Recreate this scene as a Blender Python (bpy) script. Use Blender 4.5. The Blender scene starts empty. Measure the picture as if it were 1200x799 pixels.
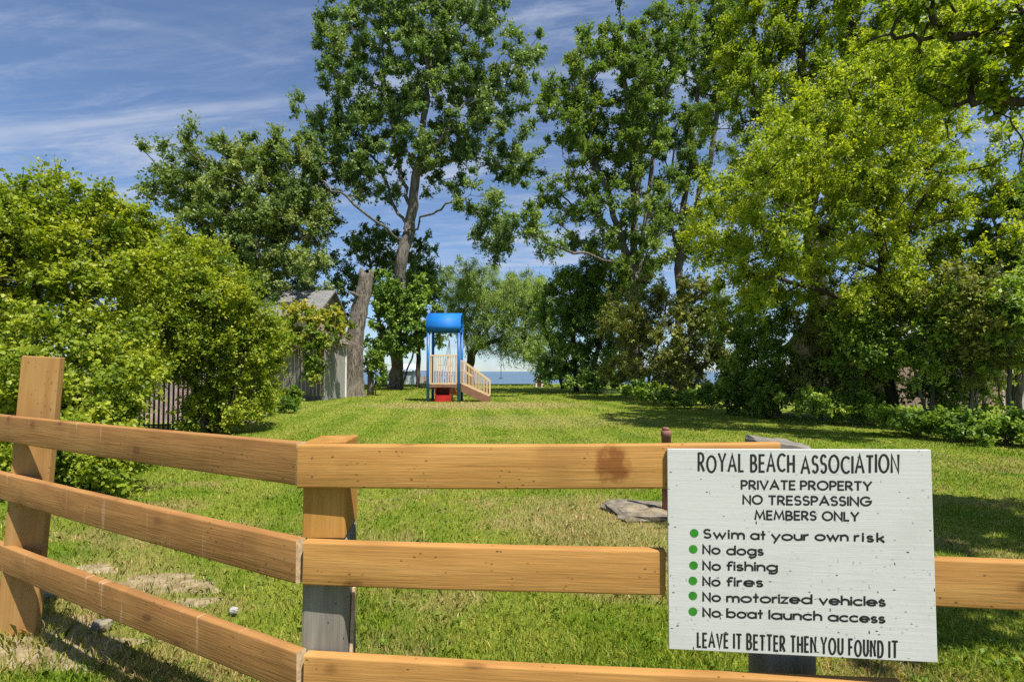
import bpy, math, random
import numpy as np
from mathutils import Vector, Matrix, Quaternion

# ------------------------------------------------------------------ camera, sky, sun, exposure
SC = bpy.context.scene
COL = SC.collection
R = math.radians
F = 600.0
PITCH = R(2.0)
EYE = 1.4
cam = bpy.data.cameras.new('camera')
camo = bpy.data.objects.new('camera', cam)
COL.objects.link(camo)
cam.sensor_width = 36.0
cam.lens = 18.0
cam.shift_y = 14.55 / 1200.0
cam.clip_start = 0.05
cam.clip_end = 30000.0
camo.location = (0, 0, EYE)
camo.rotation_euler = (R(90) + PITCH, 0, 0)
SC.camera = camo

SUN_EL = 61.0
SUN_H = Vector((0.62, -0.785)).normalized()          # horizontal direction towards the sun
w = bpy.data.worlds.new("World")
SC.world = w
w.use_nodes = True
nt = w.node_tree
for n in list(nt.nodes):
    nt.nodes.remove(n)
def N(t, kind, **kw):
    n = t.nodes.new(kind)
    for k, v in kw.items():
        setattr(n, k, v)
    return n
def setin(n, **kw):
    for k, v in kw.items():
        n.inputs[k.replace('_', ' ')].default_value = v
out = N(nt, 'ShaderNodeOutputWorld')
bg = N(nt, 'ShaderNodeBackground')
bg.inputs['Strength'].default_value = 0.095
sky = N(nt, 'ShaderNodeTexSky')
sky.sky_type = 'NISHITA'
sky.sun_disc = False
sky.sun_elevation = R(SUN_EL)
sky.sun_rotation = math.atan2(SUN_H.x, SUN_H.y)
sky.altitude = 200
sky.air_density = 1.0
sky.dust_density = 0.15
sky.ozone_density = 3.0
tc = N(nt, 'ShaderNodeTexCoord')
sep = N(nt, 'ShaderNodeSeparateXYZ')
nt.links.new(tc.outputs['Generated'], sep.inputs[0])
zz = N(nt, 'ShaderNodeMath', operation='ADD'); zz.inputs[1].default_value = 0.12
zm = N(nt, 'ShaderNodeMath', operation='MAXIMUM'); zm.inputs[1].default_value = 0.03
nt.links.new(sep.outputs['Z'], zm.inputs[0]); nt.links.new(zm.outputs[0], zz.inputs[0])
dx = N(nt, 'ShaderNodeMath', operation='DIVIDE'); dy = N(nt, 'ShaderNodeMath', operation='DIVIDE')
nt.links.new(sep.outputs['X'], dx.inputs[0]); nt.links.new(zz.outputs[0], dx.inputs[1])
nt.links.new(sep.outputs['Y'], dy.inputs[0]); nt.links.new(zz.outputs[0], dy.inputs[1])
cmb = N(nt, 'ShaderNodeCombineXYZ')
nt.links.new(dx.outputs[0], cmb.inputs[0]); nt.links.new(dy.outputs[0], cmb.inputs[1])
def cloud_noise(scale, rot, sx, sy, detail, dist, lo, hi):
    mp = N(nt, 'ShaderNodeMapping')
    mp.inputs['Rotation'].default_value = (0, 0, R(rot))
    mp.inputs['Scale'].default_value = (sx, sy, 1)
    nt.links.new(cmb.outputs[0], mp.inputs['Vector'])
    nz = N(nt, 'ShaderNodeTexNoise')
    setin(nz, Scale=scale, Detail=detail, Roughness=0.62, Distortion=dist)
    nt.links.new(mp.outputs[0], nz.inputs['Vector'])
    mr = N(nt, 'ShaderNodeMapRange', interpolation_type='SMOOTHSTEP')
    setin(mr, From_Min=lo, From_Max=hi, To_Min=0.0, To_Max=1.0)
    nt.links.new(nz.outputs['Fac'], mr.inputs['Value'])
    return mr.outputs[0]
c1 = cloud_noise(1.25, 52, 0.55, 1.7, 10, 1.6, 0.44, 0.68)
c2 = cloud_noise(0.55, 10, 0.8, 1.2, 6, 0.4, 0.30, 0.60)
c3 = cloud_noise(3.4, 40, 0.6, 1.8, 9, 2.2, 0.42, 0.80)
mu = N(nt, 'ShaderNodeMath', operation='MULTIPLY'); nt.links.new(c1, mu.inputs[0]); nt.links.new(c2, mu.inputs[1])
mu3 = N(nt, 'ShaderNodeMath', operation='MULTIPLY'); nt.links.new(c3, mu3.inputs[0]); nt.links.new(c2, mu3.inputs[1])
ad = N(nt, 'ShaderNodeMath', operation='MULTIPLY_ADD'); ad.inputs[1].default_value = 0.6
nt.links.new(mu3.outputs[0], ad.inputs[0]); nt.links.new(mu.outputs[0], ad.inputs[2])
ca = N(nt, 'ShaderNodeMath', operation='MULTIPLY_ADD', use_clamp=True); ca.inputs[1].default_value = 0.80; ca.inputs[2].default_value = 0.05
nt.links.new(ad.outputs[0], ca.inputs[0])
mixc = N(nt, 'ShaderNodeMixRGB')
mixc.inputs[2].default_value = (3.3, 3.7, 4.6, 1)
deep = N(nt, 'ShaderNodeMixRGB', blend_type='MULTIPLY'); deep.inputs[0].default_value = 1.0; deep.inputs[2].default_value = (0.78, 0.84, 0.92, 1)
nt.links.new(sky.outputs[0], deep.inputs[1])
hz = N(nt, 'ShaderNodeValToRGB')
hz.color_ramp.elements[0].position = 0.0; hz.color_ramp.elements[0].color = (0.56, 0.66, 0.80, 1)
hz.color_ramp.elements[1].position = 0.30; hz.color_ramp.elements[1].color = (0.70, 0.76, 0.84, 1)
nt.links.new(sep.outputs['Z'], hz.inputs[0]); nt.links.new(hz.outputs[0], deep.inputs[2])
nt.links.new(ca.outputs[0], mixc.inputs[0]); nt.links.new(deep.outputs[0], mixc.inputs[1])
nt.links.new(mixc.outputs[0], bg.inputs['Color'])
nt.links.new(bg.outputs[0], out.inputs['Surface'])

sl = bpy.data.lights.new('sun', 'SUN')
sl.energy = 4.5
sl.angle = R(0.53)
sl.color = (1.0, 0.95, 0.86)
so = bpy.data.objects.new('sun', sl)
COL.objects.link(so)
tosun = Vector((SUN_H.x * math.cos(R(SUN_EL)), SUN_H.y * math.cos(R(SUN_EL)), math.sin(R(SUN_EL))))
so.rotation_euler = tosun.to_track_quat('Z', 'Y').to_euler()
so.location = tosun * 60

SC.view_settings.view_transform = 'Standard'
SC.view_settings.look = 'None'
SC.view_settings.gamma = 1.0
SC.view_settings.exposure = 0.82
SC.view_settings.use_curve_mapping = False
SC.render.engine = 'CYCLES'
SC.cycles.max_bounces = 8
SC.cycles.diffuse_bounces = 5
SC.cycles.transmission_bounces = 4
SC.cycles.transparent_max_bounces = 4
SC.cycles.use_denoising = False

# ------------------------------------------------------------------ helpers
CP, SP = math.cos(PITCH), math.sin(PITCH)
def ray(px, py):
    u = (px - 600.0) / F
    v = (414.05 - py) / F
    return Vector((u, CP - v * SP, SP + v * CP))
def P(px, py, Y):
    d = ray(px, py)
    return Vector((0, 0, EYE)) + d * (Y / d.y)
def G(px, py, z=0.0):
    d = ray(px, py)
    return Vector((0, 0, EYE)) + d * ((z - EYE) / d.z)

class MB:
    def __init__(s): s.v = []; s.f = []; s.sm = []
    def add(s, vs, fs, smooth=False):
        o = len(s.v); s.v += [tuple(v) for v in vs]
        for f in fs: s.f.append(tuple(i + o for i in f)); s.sm.append(smooth)
    def box(s, c, size, M=None):
        x, y, z = [a / 2 for a in size]
        vs = [Vector((sx * x, sy * y, sz * z)) for sx in (-1, 1) for sy in (-1, 1) for sz in (-1, 1)]
        if M is not None: vs = [M @ v for v in vs]
        s.add([v + Vector(c) for v in vs], [(0, 1, 3, 2), (4, 6, 7, 5), (0, 4, 5, 1), (2, 3, 7, 6), (0, 2, 6, 4), (1, 5, 7, 3)])
    def bar(s, a, b, wx, wy, up=Vector((0, 0, 1))):
        a, b = Vector(a), Vector(b); d = (b - a); L = d.length; d.normalize()
        x = d.cross(up)
        if x.length < 1e-4: x = Vector((1, 0, 0))
        x.normalize(); y = x.cross(d)
        M = Matrix((x, d, y)).transposed()
        s.box((a + b) / 2, (wx, L, wy), M)
    def tube(s, pts, radii, n=8, cap=True, smooth=True):
        pts = [Vector(p) for p in pts]
        if not hasattr(radii, '__len__'): radii = [radii] * len(pts)
        base = len(s.v); prev = None
        for i, p in enumerate(pts):
            t = (pts[min(i + 1, len(pts) - 1)] - pts[max(i - 1, 0)])
            if t.length < 1e-9: t = Vector((0, 0, 1))
            t.normalize()
            if prev is None:
                a = t.cross(Vector((0, 1, 0.13)))
                if a.length < 1e-3: a = t.cross(Vector((1, 0, 0)))
            else:
                a = prev - t * prev.dot(t)
            a.normalize(); prev = a; b = t.cross(a)
            for k in range(n):
                th = 2 * math.pi * k / n
                s.v.append(tuple(p + (a * math.cos(th) + b * math.sin(th)) * radii[i]))
        for i in range(len(pts) - 1):
            for k in range(n):
                k2 = (k + 1) % n
                s.f.append((base + i * n + k, base + i * n + k2, base + (i + 1) * n + k2, base + (i + 1) * n + k)); s.sm.append(smooth)
        if cap:
            s.f.append(tuple(base + k for k in range(n))[::-1]); s.sm.append(False)
            e = base + (len(pts) - 1) * n
            s.f.append(tuple(e + k for k in range(n))); s.sm.append(False)
    def mesh(s, name, off=Vector((0, 0, 0))):
        me = bpy.data.meshes.new(name)
        me.from_pydata([(v[0] - off.x, v[1] - off.y, v[2] - off.z) for v in s.v], [], s.f)
        me.polygons.foreach_set('use_smooth', s.sm)
        me.update()
        return me

def tag(o, label=None, cat=None, group=None, kind=None):
    if label: o['label'] = label
    if cat: o['category'] = cat
    if group: o['group'] = group
    if kind: o['kind'] = kind
    return o
def thing(name, loc, label, cat, group=None):
    o = bpy.data.objects.new(name, None); COL.objects.link(o)
    o.location = loc; o.empty_display_size = 0.2
    return tag(o, label, cat, group)
def rootloc(o):
    while o.parent is not None: o = o.parent
    return Vector(o.location)
def link(name, me, mat, parent=None):
    o = bpy.data.objects.new(name, me); COL.objects.link(o)
    if mat is not None: me.materials.append(mat)
    if parent is not None: o.parent = parent
    return o
def part(name, mb, mat, parent=None, bevel=0.0, seg=2):
    off = rootloc(parent) if parent is not None else Vector((0, 0, 0))
    o = link(name, mb.mesh(name, off), mat, parent)
    if bevel > 0:
        b = o.modifiers.new('bevel', 'BEVEL'); b.width = bevel; b.segments = seg; b.limit_method = 'ANGLE'; b.angle_limit = R(40)
    return o
def top(name, mb, mat, label, cat, group=None, kind=None, org=None, bevel=0.0):
    off = Vector(org) if org is not None else Vector((0, 0, 0))
    o = link(name, mb.mesh(name, off), mat); o.location = off
    if bevel > 0:
        b = o.modifiers.new('bevel', 'BEVEL'); b.width = bevel; b.segments = 2; b.limit_method = 'ANGLE'
    return tag(o, label, cat, group, kind)

# ------------------------------------------------------------------ materials
def newmat(name):
    m = bpy.data.materials.new(name); m.use_nodes = True
    t = m.node_tree; p = t.nodes['Principled BSDF']
    return m, t, p
def ramp(t, fac, stops):
    r = N(t, 'ShaderNodeValToRGB')
    e = r.color_ramp.elements
    while len(e) < len(stops): e.new(0.5)
    for i, (pos, c) in enumerate(stops):
        e[i].position = pos; e[i].color = (*c, 1)
    t.links.new(fac, r.inputs[0])
    return r.outputs[0]
def noise(t, vec, scale, detail=5, rough=0.55, dist=0.0, mapscale=None, rot=None, loc=None):
    if mapscale or rot or loc:
        mp = N(t, 'ShaderNodeMapping')
        if mapscale: mp.inputs['Scale'].default_value = mapscale
        if rot: mp.inputs['Rotation'].default_value = rot
        if loc: mp.inputs['Location'].default_value = loc
        t.links.new(vec, mp.inputs['Vector']); vec = mp.outputs[0]
    nz = N(t, 'ShaderNodeTexNoise'); setin(nz, Scale=scale, Detail=detail, Roughness=rough, Distortion=dist)
    t.links.new(vec, nz.inputs['Vector'])
    return nz.outputs['Fac']
def maprange(t, v, a, b, c=0.0, d=1.0, smooth=True):
    m = N(t, 'ShaderNodeMapRange', interpolation_type='SMOOTHSTEP' if smooth else 'LINEAR')
    setin(m, From_Min=a, From_Max=b, To_Min=c, To_Max=d)
    t.links.new(v, m.inputs['Value']); return m.outputs[0]
def mix(t, fac, a, b, mode='MIX'):
    m = N(t, 'ShaderNodeMixRGB', blend_type=mode)
    for i, x in ((0, fac), (1, a), (2, b)):
        if isinstance(x, (int, float)): m.inputs[i].default_value = x
        elif isinstance(x, tuple): m.inputs[i].default_value = (*x, 1)
        else: t.links.new(x, m.inputs[i])
    return m.outputs[0]
def math2(t, op, a, b):
    m = N(t, 'ShaderNodeMath', operation=op)
    for i, x in ((0, a), (1, b)):
        if isinstance(x, (int, float)): m.inputs[i].default_value = x
        else: t.links.new(x, m.inputs[i])
    return m.outputs[0]
def bump(t, p, h, strength=0.3, dist=0.01):
    b = N(t, 'ShaderNodeBump'); b.inputs['Strength'].default_value = strength; b.inputs['Distance'].default_value = dist
    t.links.new(h, b.inputs['Height']); t.links.new(b.outputs[0], p.inputs['Normal'])
def objvec(t, randomize=True):
    tcn = N(t, 'ShaderNodeTexCoord')
    if not randomize: return tcn.outputs['Object']
    oi = N(t, 'ShaderNodeObjectInfo')
    m = N(t, 'ShaderNodeVectorMath', operation='ADD')
    s = N(t, 'ShaderNodeMath', operation='MULTIPLY'); s.inputs[1].default_value = 37.0
    t.links.new(oi.outputs['Random'], s.inputs[0])
    t.links.new(tcn.outputs['Object'], m.inputs[0]); t.links.new(s.outputs[0], m.inputs[1])
    return m.outputs[0]

def wood(name, dark, mid, light, axis='X', scratches=0.0, knots=True, weather=0.0, stain=None):
    m, t, p = newmat(name)
    v = objvec(t)
    def sc(a, b):
        return (a, b, b) if axis == 'X' else (b, b, a)
    g1 = noise(t, v, 1.0, 7, 0.62, 0.6, sc(1.6, 26))
    g2 = noise(t, v, 1.0, 3, 0.5, 1.2, sc(0.9, 9))
    g3 = noise(t, v, 1.0, 2, 0.5, 0, sc(6, 160))
    blotch = noise(t, v, 3.1, 4, 0.6, 0.3)
    f = math2(t, 'ADD', math2(t, 'MULTIPLY', g1, 0.5), math2(t, 'MULTIPLY', g2, 0.5))
    c = ramp(t, f, [(0.28, dark), (0.5, mid), (0.75, light)])
    c = mix(t, maprange(t, g3, 0.4, 0.75, 0.0, 0.22), c, dark)
    c = mix(t, maprange(t, blotch, 0.48, 0.72, 0, 0.55), c, tuple(x * 0.62 for x in mid))
    if knots:
        vo = N(t, 'ShaderNodeTexVoronoi'); vo.inputs['Scale'].default_value = 1.0
        mp = N(t, 'ShaderNodeMapping'); mp.inputs['Scale'].default_value = sc(4.2, 7.5)
        t.links.new(v, mp.inputs['Vector'])
        nzz = N(t, 'ShaderNodeTexNoise'); setin(nzz, Scale=9.0, Detail=2.0)
        t.links.new(v, nzz.inputs['Vector'])
        va = N(t, 'ShaderNodeVectorMath', operation='MULTIPLY_ADD')
        va.inputs[1].default_value = (0.25, 0.25, 0.25)
        t.links.new(nzz.outputs['Color'], va.inputs[0]); t.links.new(mp.outputs[0], va.inputs[2])
        t.links.new(va.outputs[0], vo.inputs['Vector'])
        k = maprange(t, vo.outputs['Distance'], 0.09, 0.19, 0.85, 0.0)
        c = mix(t, k, c, tuple(x * 0.38 for x in dark))
        k2 = maprange(t, vo.outputs['Distance'], 0.13, 0.5, 0.5, 0.0)
        c = mix(t, k2, c, dark)
    # small dark nicks
    vn = N(t, 'ShaderNodeTexVoronoi'); mpn = N(t, 'ShaderNodeMapping'); mpn.inputs['Scale'].default_value = sc(30, 48)
    t.links.new(v, mpn.inputs['Vector']); t.links.new(mpn.outputs[0], vn.inputs['Vector']); vn.inputs['Scale'].default_value = 1.0
    sel = maprange(t, noise(t, v, 6.0, 2), 0.50, 0.58)
    nick = math2(t, 'MULTIPLY', maprange(t, vn.outputs['Distance'], 0.10, 0.2, 0.8, 0.0), sel)
    c = mix(t, nick, c, tuple(x * 0.3 for x in dark))
    if scratches > 0:
        s = noise(t, v, 1.0, 4, 0.6, 0.25, (26, 2.2, 2.2) if axis == 'X' else (2.2, 2.2, 26))
        c = mix(t, maprange(t, s, 0.64, 0.70, 0, scratches), c, (0.72, 0.52, 0.36))
        s2 = noise(t, v, 1.0, 4, 0.6, 0.2, (17, 3, 3), loc=(3.3, 1.2, 0.4))
        c = mix(t, maprange(t, s2, 0.62, 0.72, 0, scratches * 0.6), c, (0.12, 0.06, 0.03))
    if stain is not None:
        (sx, sz), (rx, rz) = stain
        tcn = N(t, 'ShaderNodeTexCoord'); sp_ = N(t, 'ShaderNodeSeparateXYZ'); t.links.new(tcn.outputs['Object'], sp_.inputs[0])
        a = math2(t, 'DIVIDE', math2(t, 'SUBTRACT', sp_.outputs[0], sx), rx)
        b = math2(t, 'DIVIDE', math2(t, 'SUBTRACT', sp_.outputs[2], sz), rz)
        d = math2(t, 'ADD', math2(t, 'MULTIPLY', a, a), math2(t, 'MULTIPLY', b, b))
        d = math2(t, 'ADD', d, math2(t, 'MULTIPLY', math2(t, 'SUBTRACT', noise(t, v, 22, 6, 0.7), 0.5), 3.6))
        c = mix(t, maprange(t, d, 0.1, 1.5, 0.85, 0), c, (0.16, 0.052, 0.010))
    t.links.new(c, p.inputs['Base Color'])
    p.inputs['Roughness'].default_value = 0.72
    p.inputs['Specular IOR Level'].default_value = 0.22
    h = math2(t, 'ADD', math2(t, 'MULTIPLY', g3, 0.5), g1)
    bump(t, p, h, 0.6, 0.004)
    return m

def flat(name, col, rough=0.5, var=0.15, scale=8.0, bumpd=0.0, spec=0.4, metal=0.0, dirt=None):
    m, t, p = newmat(name)
    v = objvec(t)
    nz = noise(t, v, scale, 5, 0.6)
    c = mix(t, maprange(t, nz, 0.3, 0.7, 0, 1), tuple(x * (1 - var) for x in col), tuple(min(1, x * (1 + var)) for x in col))
    if dirt:
        c = mix(t, maprange(t, noise(t, v, scale * 0.35, 6, 0.7), 0.5, 0.7, 0, 0.6), c, dirt)
    t.links.new(c, p.inputs['Base Color'])
    p.inputs['Roughness'].default_value = rough; p.inputs['Specular IOR Level'].default_value = spec; p.inputs['Metallic'].default_value = metal
    if bumpd > 0: bump(t, p, nz, 0.5, bumpd)
    return m

def leafmat(name, a, b, c, trans=0.32, tcol=(1.5, 1.5, 0.5), rough=0.5):
    """three leaf colours picked by each leaf's own tint"""
    m, t, p = newmat(name)
    at = N(t, 'ShaderNodeAttribute', attribute_name='tint')
    col = ramp(t, at.outputs['Fac'], [(0.05, a), (0.5, b), (0.95, c)])
    t.links.new(col, p.inputs['Base Color'])
    p.inputs['Roughness'].default_value = rough
    p.inputs['Specular IOR Level'].default_value = 0.35
    tr = N(t, 'ShaderNodeBsdfTranslucent')
    t.links.new(mix(t, 1.0, col, tcol, 'MULTIPLY'), tr.inputs['Color'])
    ms = N(t, 'ShaderNodeMixShader'); ms.inputs[0].default_value = trans
    t.links.new(p.outputs[0], ms.inputs[1]); t.links.new(tr.outputs[0], ms.inputs[2])
    t.links.new(ms.outputs[0], t.nodes['Material Output'].inputs['Surface'])
    return m

def barkmat(name, dark, light, s=1.0):
    m, t, p = newmat(name)
    v = objvec(t)
    n1 = noise(t, v, 1.0, 6, 0.65, 0.8, (7 * s, 7 * s, 1.6 * s))
    n2 = noise(t, v, 1.0, 5, 0.6, 0.2, (1.2, 1.2, 0.5))
    c = ramp(t, n1, [(0.36, dark), (0.62, light)])
    c = mix(t, maprange(t, n2, 0.4, 0.7, 0, 0.5), c, tuple(x * 0.55 for x in light))
    t.links.new(c, p.inputs['Base Color']); p.inputs['Roughness'].default_value = 0.9
    p.inputs['Specular IOR Level'].default_value = 0.15
    bump(t, p, n1, 0.9, 0.05 / s)
    return m

M = {}
M['rail'] = wood('fresh_timber', (0.294, 0.138, 0.037), (0.419, 0.216, 0.062), (0.516, 0.293, 0.104))
M['rail_stain'] = wood('fresh_timber_stained', (0.304, 0.142, 0.037), (0.429, 0.221, 0.062), (0.516, 0.293, 0.100), stain=((0.25, 0.008), (0.055, 0.062)))
M['rail_old'] = wood('scuffed_timber', (0.246, 0.111, 0.037), (0.353, 0.175, 0.056), (0.452, 0.250, 0.095), scratches=0.28)
M['post'] = wood('post_timber', (0.274, 0.120, 0.025), (0.392, 0.201, 0.047), (0.495, 0.280, 0.086), axis='Z', knots=False)
M['plank'] = wood('plank_timber', (0.276, 0.135, 0.040), (0.361, 0.199, 0.066), (0.430, 0.263, 0.110), axis='Z', knots=False)
M['grey_wood'] = wood('weathered_timber', (0.085, 0.075, 0.062), (0.20, 0.18, 0.15), (0.32, 0.29, 0.245), axis='Z', knots=False)
M['pale_board'] = wood('pale_board', (0.16, 0.155, 0.14), (0.31, 0.305, 0.285), (0.40, 0.395, 0.37), axis='Z', knots=False)
M['cut_end'] = flat('sawn_end', (0.45, 0.32, 0.19), 0.8, 0.25, 60)
M['bark'] = barkmat('grey_bark', (0.055, 0.048, 0.041), (0.215, 0.19, 0.16))
M['bark_pale'] = barkmat('pale_bark', (0.10, 0.085, 0.07), (0.33, 0.28, 0.22))
M['bark_dark'] = barkmat('dark_bark', (0.025, 0.02, 0.016), (0.095, 0.075, 0.055))
M['snag'] = barkmat('dead_wood', (0.03, 0.025, 0.021), (0.26, 0.22, 0.18), 2.2)
M['blue'] = flat('blue_paint', (0.012, 0.115, 0.36), 0.4, 0.12, 3.0, spec=0.5)
M['roof_blue'] = flat('blue_plastic', (0.008, 0.15, 0.50), 0.6, 0.08, 2.0, spec=0.3)
M['tan'] = flat('tan_plastic', (0.62, 0.45, 0.26), 0.55, 0.08, 4.0)
M['brown'] = flat('brown_deck', (0.20, 0.095, 0.055), 0.6, 0.15, 4.0)
M['red'] = flat('red_plastic', (0.42, 0.018, 0.012), 0.4, 0.2, 3.0, spec=0.5)
M['black'] = flat('black_metal', (0.012, 0.012, 0.013), 0.45, 0.2, 10)
M['letter'] = flat('black_paint', (0.016, 0.014, 0.015), 0.55, 0.3, 40)
M['green'] = flat('green_paint', (0.03, 0.22, 0.015), 0.5, 0.15, 30)
M['white'] = flat('white_paint', (0.72, 0.72, 0.70), 0.5, 0.08, 6, dirt=(0.4, 0.38, 0.33))
M['shingle'] = flat('grey_shingle', (0.22, 0.215, 0.21), 0.9, 0.3, 6)
M['siding'] = flat('pink_siding', (0.42, 0.31, 0.27), 0.8, 0.12, 2)
M['pinkwall'] = flat('pink_stone', (0.34, 0.245, 0.225), 0.85, 0.3, 5, 0.01)
M['rust'] = flat('rusty_steel', (0.20, 0.085, 0.06), 0.8, 0.35, 14, 0.004, dirt=(0.10, 0.06, 0.05))
M['concrete'] = flat('old_concrete', (0.17, 0.145, 0.11), 0.95, 0.45, 9, 0.03, dirt=(0.33, 0.25, 0.12))
M['stone'] = flat('pale_stone', (0.38, 0.36, 0.33), 0.9, 0.25, 14, 0.006)
M['glass'] = flat('dark_glass', (0.05, 0.06, 0.07), 0.1, 0.1, 2, spec=0.8)
M['paleboat'] = flat('pale_blue_paint', (0.50, 0.56, 0.63), 0.6, 0.1, 2)
M['rope'] = flat('rope', (0.25, 0.2, 0.14), 0.9, 0.2, 20)

def signmat():
    m, t, p = newmat('white_sign_paint')
    v = objvec(t, False)
    brush = noise(t, v, 1.0, 6, 0.65, 0.5, (4, 4, 95))
    fine = noise(t, v, 55, 4, 0.6)
    blot = noise(t, v, 5, 4, 0.6)
    c = ramp(t, brush, [(0.3, (0.54, 0.537, 0.52)), (0.6, (0.565, 0.562, 0.545))])
    c = mix(t, maprange(t, blot, 0.45, 0.75, 0, 0.35), c, (0.44, 0.435, 0.41))
    sp_ = N(t, 'ShaderNodeSeparateXYZ'); t.links.new(v, sp_.inputs[0])
    # more flecks towards the lower right corner
    g = math2(t, 'SUBTRACT', math2(t, 'MULTIPLY', sp_.outputs[0], 0.9), math2(t, 'MULTIPLY', sp_.outputs[2], 0.9))
    for (sx, sy, sc_, rot, th, big) in ((1.0, 0.42, 55, 0.6, 0.17, 0.0), (0.45, 1.0, 75, 0.35, 0.19, 0.0), (0.5, 1.0, 62, -0.7, 0.18, 0.0), (1.0, 0.8, 26, 0.9, 0.10, 1)):
        mp = N(t, 'ShaderNodeMapping'); mp.inputs['Rotation'].default_value = (0, rot, 0); mp.inputs['Scale'].default_value = (sx, 1, sy)
        t.links.new(v, mp.inputs['Vector'])
        vo = N(t, 'ShaderNodeTexVoronoi'); vo.inputs['Scale'].default_value = sc_; vo.voronoi_dimensions = '3D'
        t.links.new(mp.outputs[0], vo.inputs['Vector'])
        sepc = N(t, 'ShaderNodeSeparateColor'); t.links.new(vo.outputs['Color'], sepc.inputs[0])
        pick = maprange(t, math2(t, 'ADD', sepc.outputs[0], math2(t, 'MULTIPLY', g, 0.35)), 0.66, 0.80)
        spot = maprange(t, vo.outputs['Distance'], th * 0.5, th, 1.0, 0.0)
        k = math2(t, 'MULTIPLY', math2(t, 'MULTIPLY', spot, pick), maprange(t, sepc.outputs[1], 0, 1, 0.35, 0.95))
        c = mix(t, k, c, (0.05, 0.042, 0.03) if not big else (0.10, 0.06, 0.03))
    t.links.new(c, p.inputs['Base Color']); p.inputs['Roughness'].default_value = 0.5
    p.inputs['Specular IOR Level'].default_value = 0.35
    bump(t, p, math2(t, 'ADD', brush, math2(t, 'MULTIPLY', fine, 0.3)), 0.35, 0.002)
    return m
M['sign'] = signmat()

# lawn colour shared by the soil-level sheet and by the blades
def lawn_color(t, blades):
    tcn = N(t, 'ShaderNodeTexCoord')
    if blades:
        at = N(t, 'ShaderNodeAttribute', attribute_name='root'); v = at.outputs['Vector']
    else:
        v = tcn.outputs['Object']
    sp_ = N(t, 'ShaderNodeSeparateXYZ'); t.links.new(v, sp_.inputs[0])
    big = noise(t, v, 0.35, 5, 0.6, 0.4)
    mid = noise(t, v, 1.7, 5, 0.65, 0.3)
    sml = noise(t, v, 9.0, 4, 0.6)
    s = math2(t, 'ADD', math2(t, 'MULTIPLY', big, 0.45), math2(t, 'ADD', math2(t, 'MULTIPLY', mid, 0.4), math2(t, 'MULTIPLY', sml, 0.15)))
    c = ramp(t, s, [(0.36, (0.115, 0.20, 0.014)), (0.48, (0.190, 0.272, 0.020)), (0.60, (0.285, 0.315, 0.046))])
    # mower tracks running away from the fence
    wob = math2(t, 'ADD', sp_.outputs[0], math2(t, 'MULTIPLY', sp_.outputs[1], 0.12))
    st = math2(t, 'SINE', math2(t, 'MULTIPLY', wob, 4.6), 0.0)
    c = mix(t, maprange(t, st, -0.6, 0.6, 0, 0.5), c, (0.33, 0.36, 0.055))
    # dry straw patches
    dry = noise(t, v, 0.9, 6, 0.7, 0.6, loc=(7.1, 3.7, 0))
    c = mix(t, math2(t, 'MULTIPLY', maprange(t, dry, 0.46, 0.64, 0, 0.8), maprange(t, sp_.outputs[1], 5, 11, 1.0, 0.25)), c, (0.40, 0.32, 0.12))
    # worn ground under the play tower and beside the old footing
    for (cx, cy, rx, ry, k) in ((-1.5, 21.0, 5.5, 2.6, 0.75), (0.75, 4.9, 1.0, 1.1, 0.7), (-2.9, 3.3, 1.1, 0.8, 0.5), (0.9, 14.5, 3.5, 2.2, 0.35)):
        a = math2(t, 'DIVIDE', math2(t, 'SUBTRACT', sp_.outputs[0], cx), rx)
        b = math2(t, 'DIVIDE', math2(t, 'SUBTRACT', sp_.outputs[1], cy), ry)
        d = math2(t, 'ADD', math2(t, 'ADD', math2(t, 'MULTIPLY', a, a), math2(t, 'MULTIPLY', b, b)), math2(t, 'MULTIPLY', math2(t, 'SUBTRACT', mid, 0.5), 1.6))
        c = mix(t, maprange(t, d, 0.2, 1.1, k, 0), c, (0.42, 0.34, 0.14))
    return c, v
def ground_mat():
    m, t, p = newmat('lawn_soil')
    c, v = lawn_color(t, False)
    fine = noise(t, v, 60, 4, 0.7)
    thatch = noise(t, v, 22, 5, 0.7)
    c = mix(t, maprange(t, thatch, 0.40, 0.68, 0.0, 0.85), mix(t, 1.0, c, (0.62, 0.66, 0.6), 'MULTIPLY'), c)
    c = mix(t, maprange(t, fine, 0.55, 0.75, 0, 0.35), c, (0.16, 0.115, 0.06))
    t.links.new(c, p.inputs['Base Color']); p.inputs['Roughness'].default_value = 0.95; p.inputs['Specular IOR Level'].default_value = 0.1
    bump(t, p, math2(t, 'ADD', thatch, fine), 0.9, 0.03)
    return m
def blade_mat():
    m, t, p = newmat('grass_blade')
    c, v = lawn_color(t, True)
    at = N(t, 'ShaderNodeAttribute', attribute_name='tint')
    c = mix(t, 1.0, c, ramp(t, at.outputs['Fac'], [(0.0, (0.55, 0.72, 0.6)), (0.5, (1, 1, 1)), (0.80, (1.25, 1.15, 1.1)), (0.90, (2.0, 1.45, 2.6))]), 'MULTIPLY')
    t.links.new(c, p.inputs['Base Color']); p.inputs['Roughness'].default_value = 0.5; p.inputs['Specular IOR Level'].default_value = 0.3
    tr = N(t, 'ShaderNodeBsdfTranslucent'); t.links.new(mix(t, 1.0, c, (1.3, 1.35, 0.7), 'MULTIPLY'), tr.inputs['Color'])
    ms = N(t, 'ShaderNodeMixShader'); ms.inputs[0].default_value = 0.35
    t.links.new(p.outputs[0], ms.inputs[1]); t.links.new(tr.outputs[0], ms.inputs[2])
    t.links.new(ms.outputs[0], t.nodes['Material Output'].inputs['Surface'])
    return m
M['ground'] = ground_mat()
M['blade'] = blade_mat()
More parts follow.
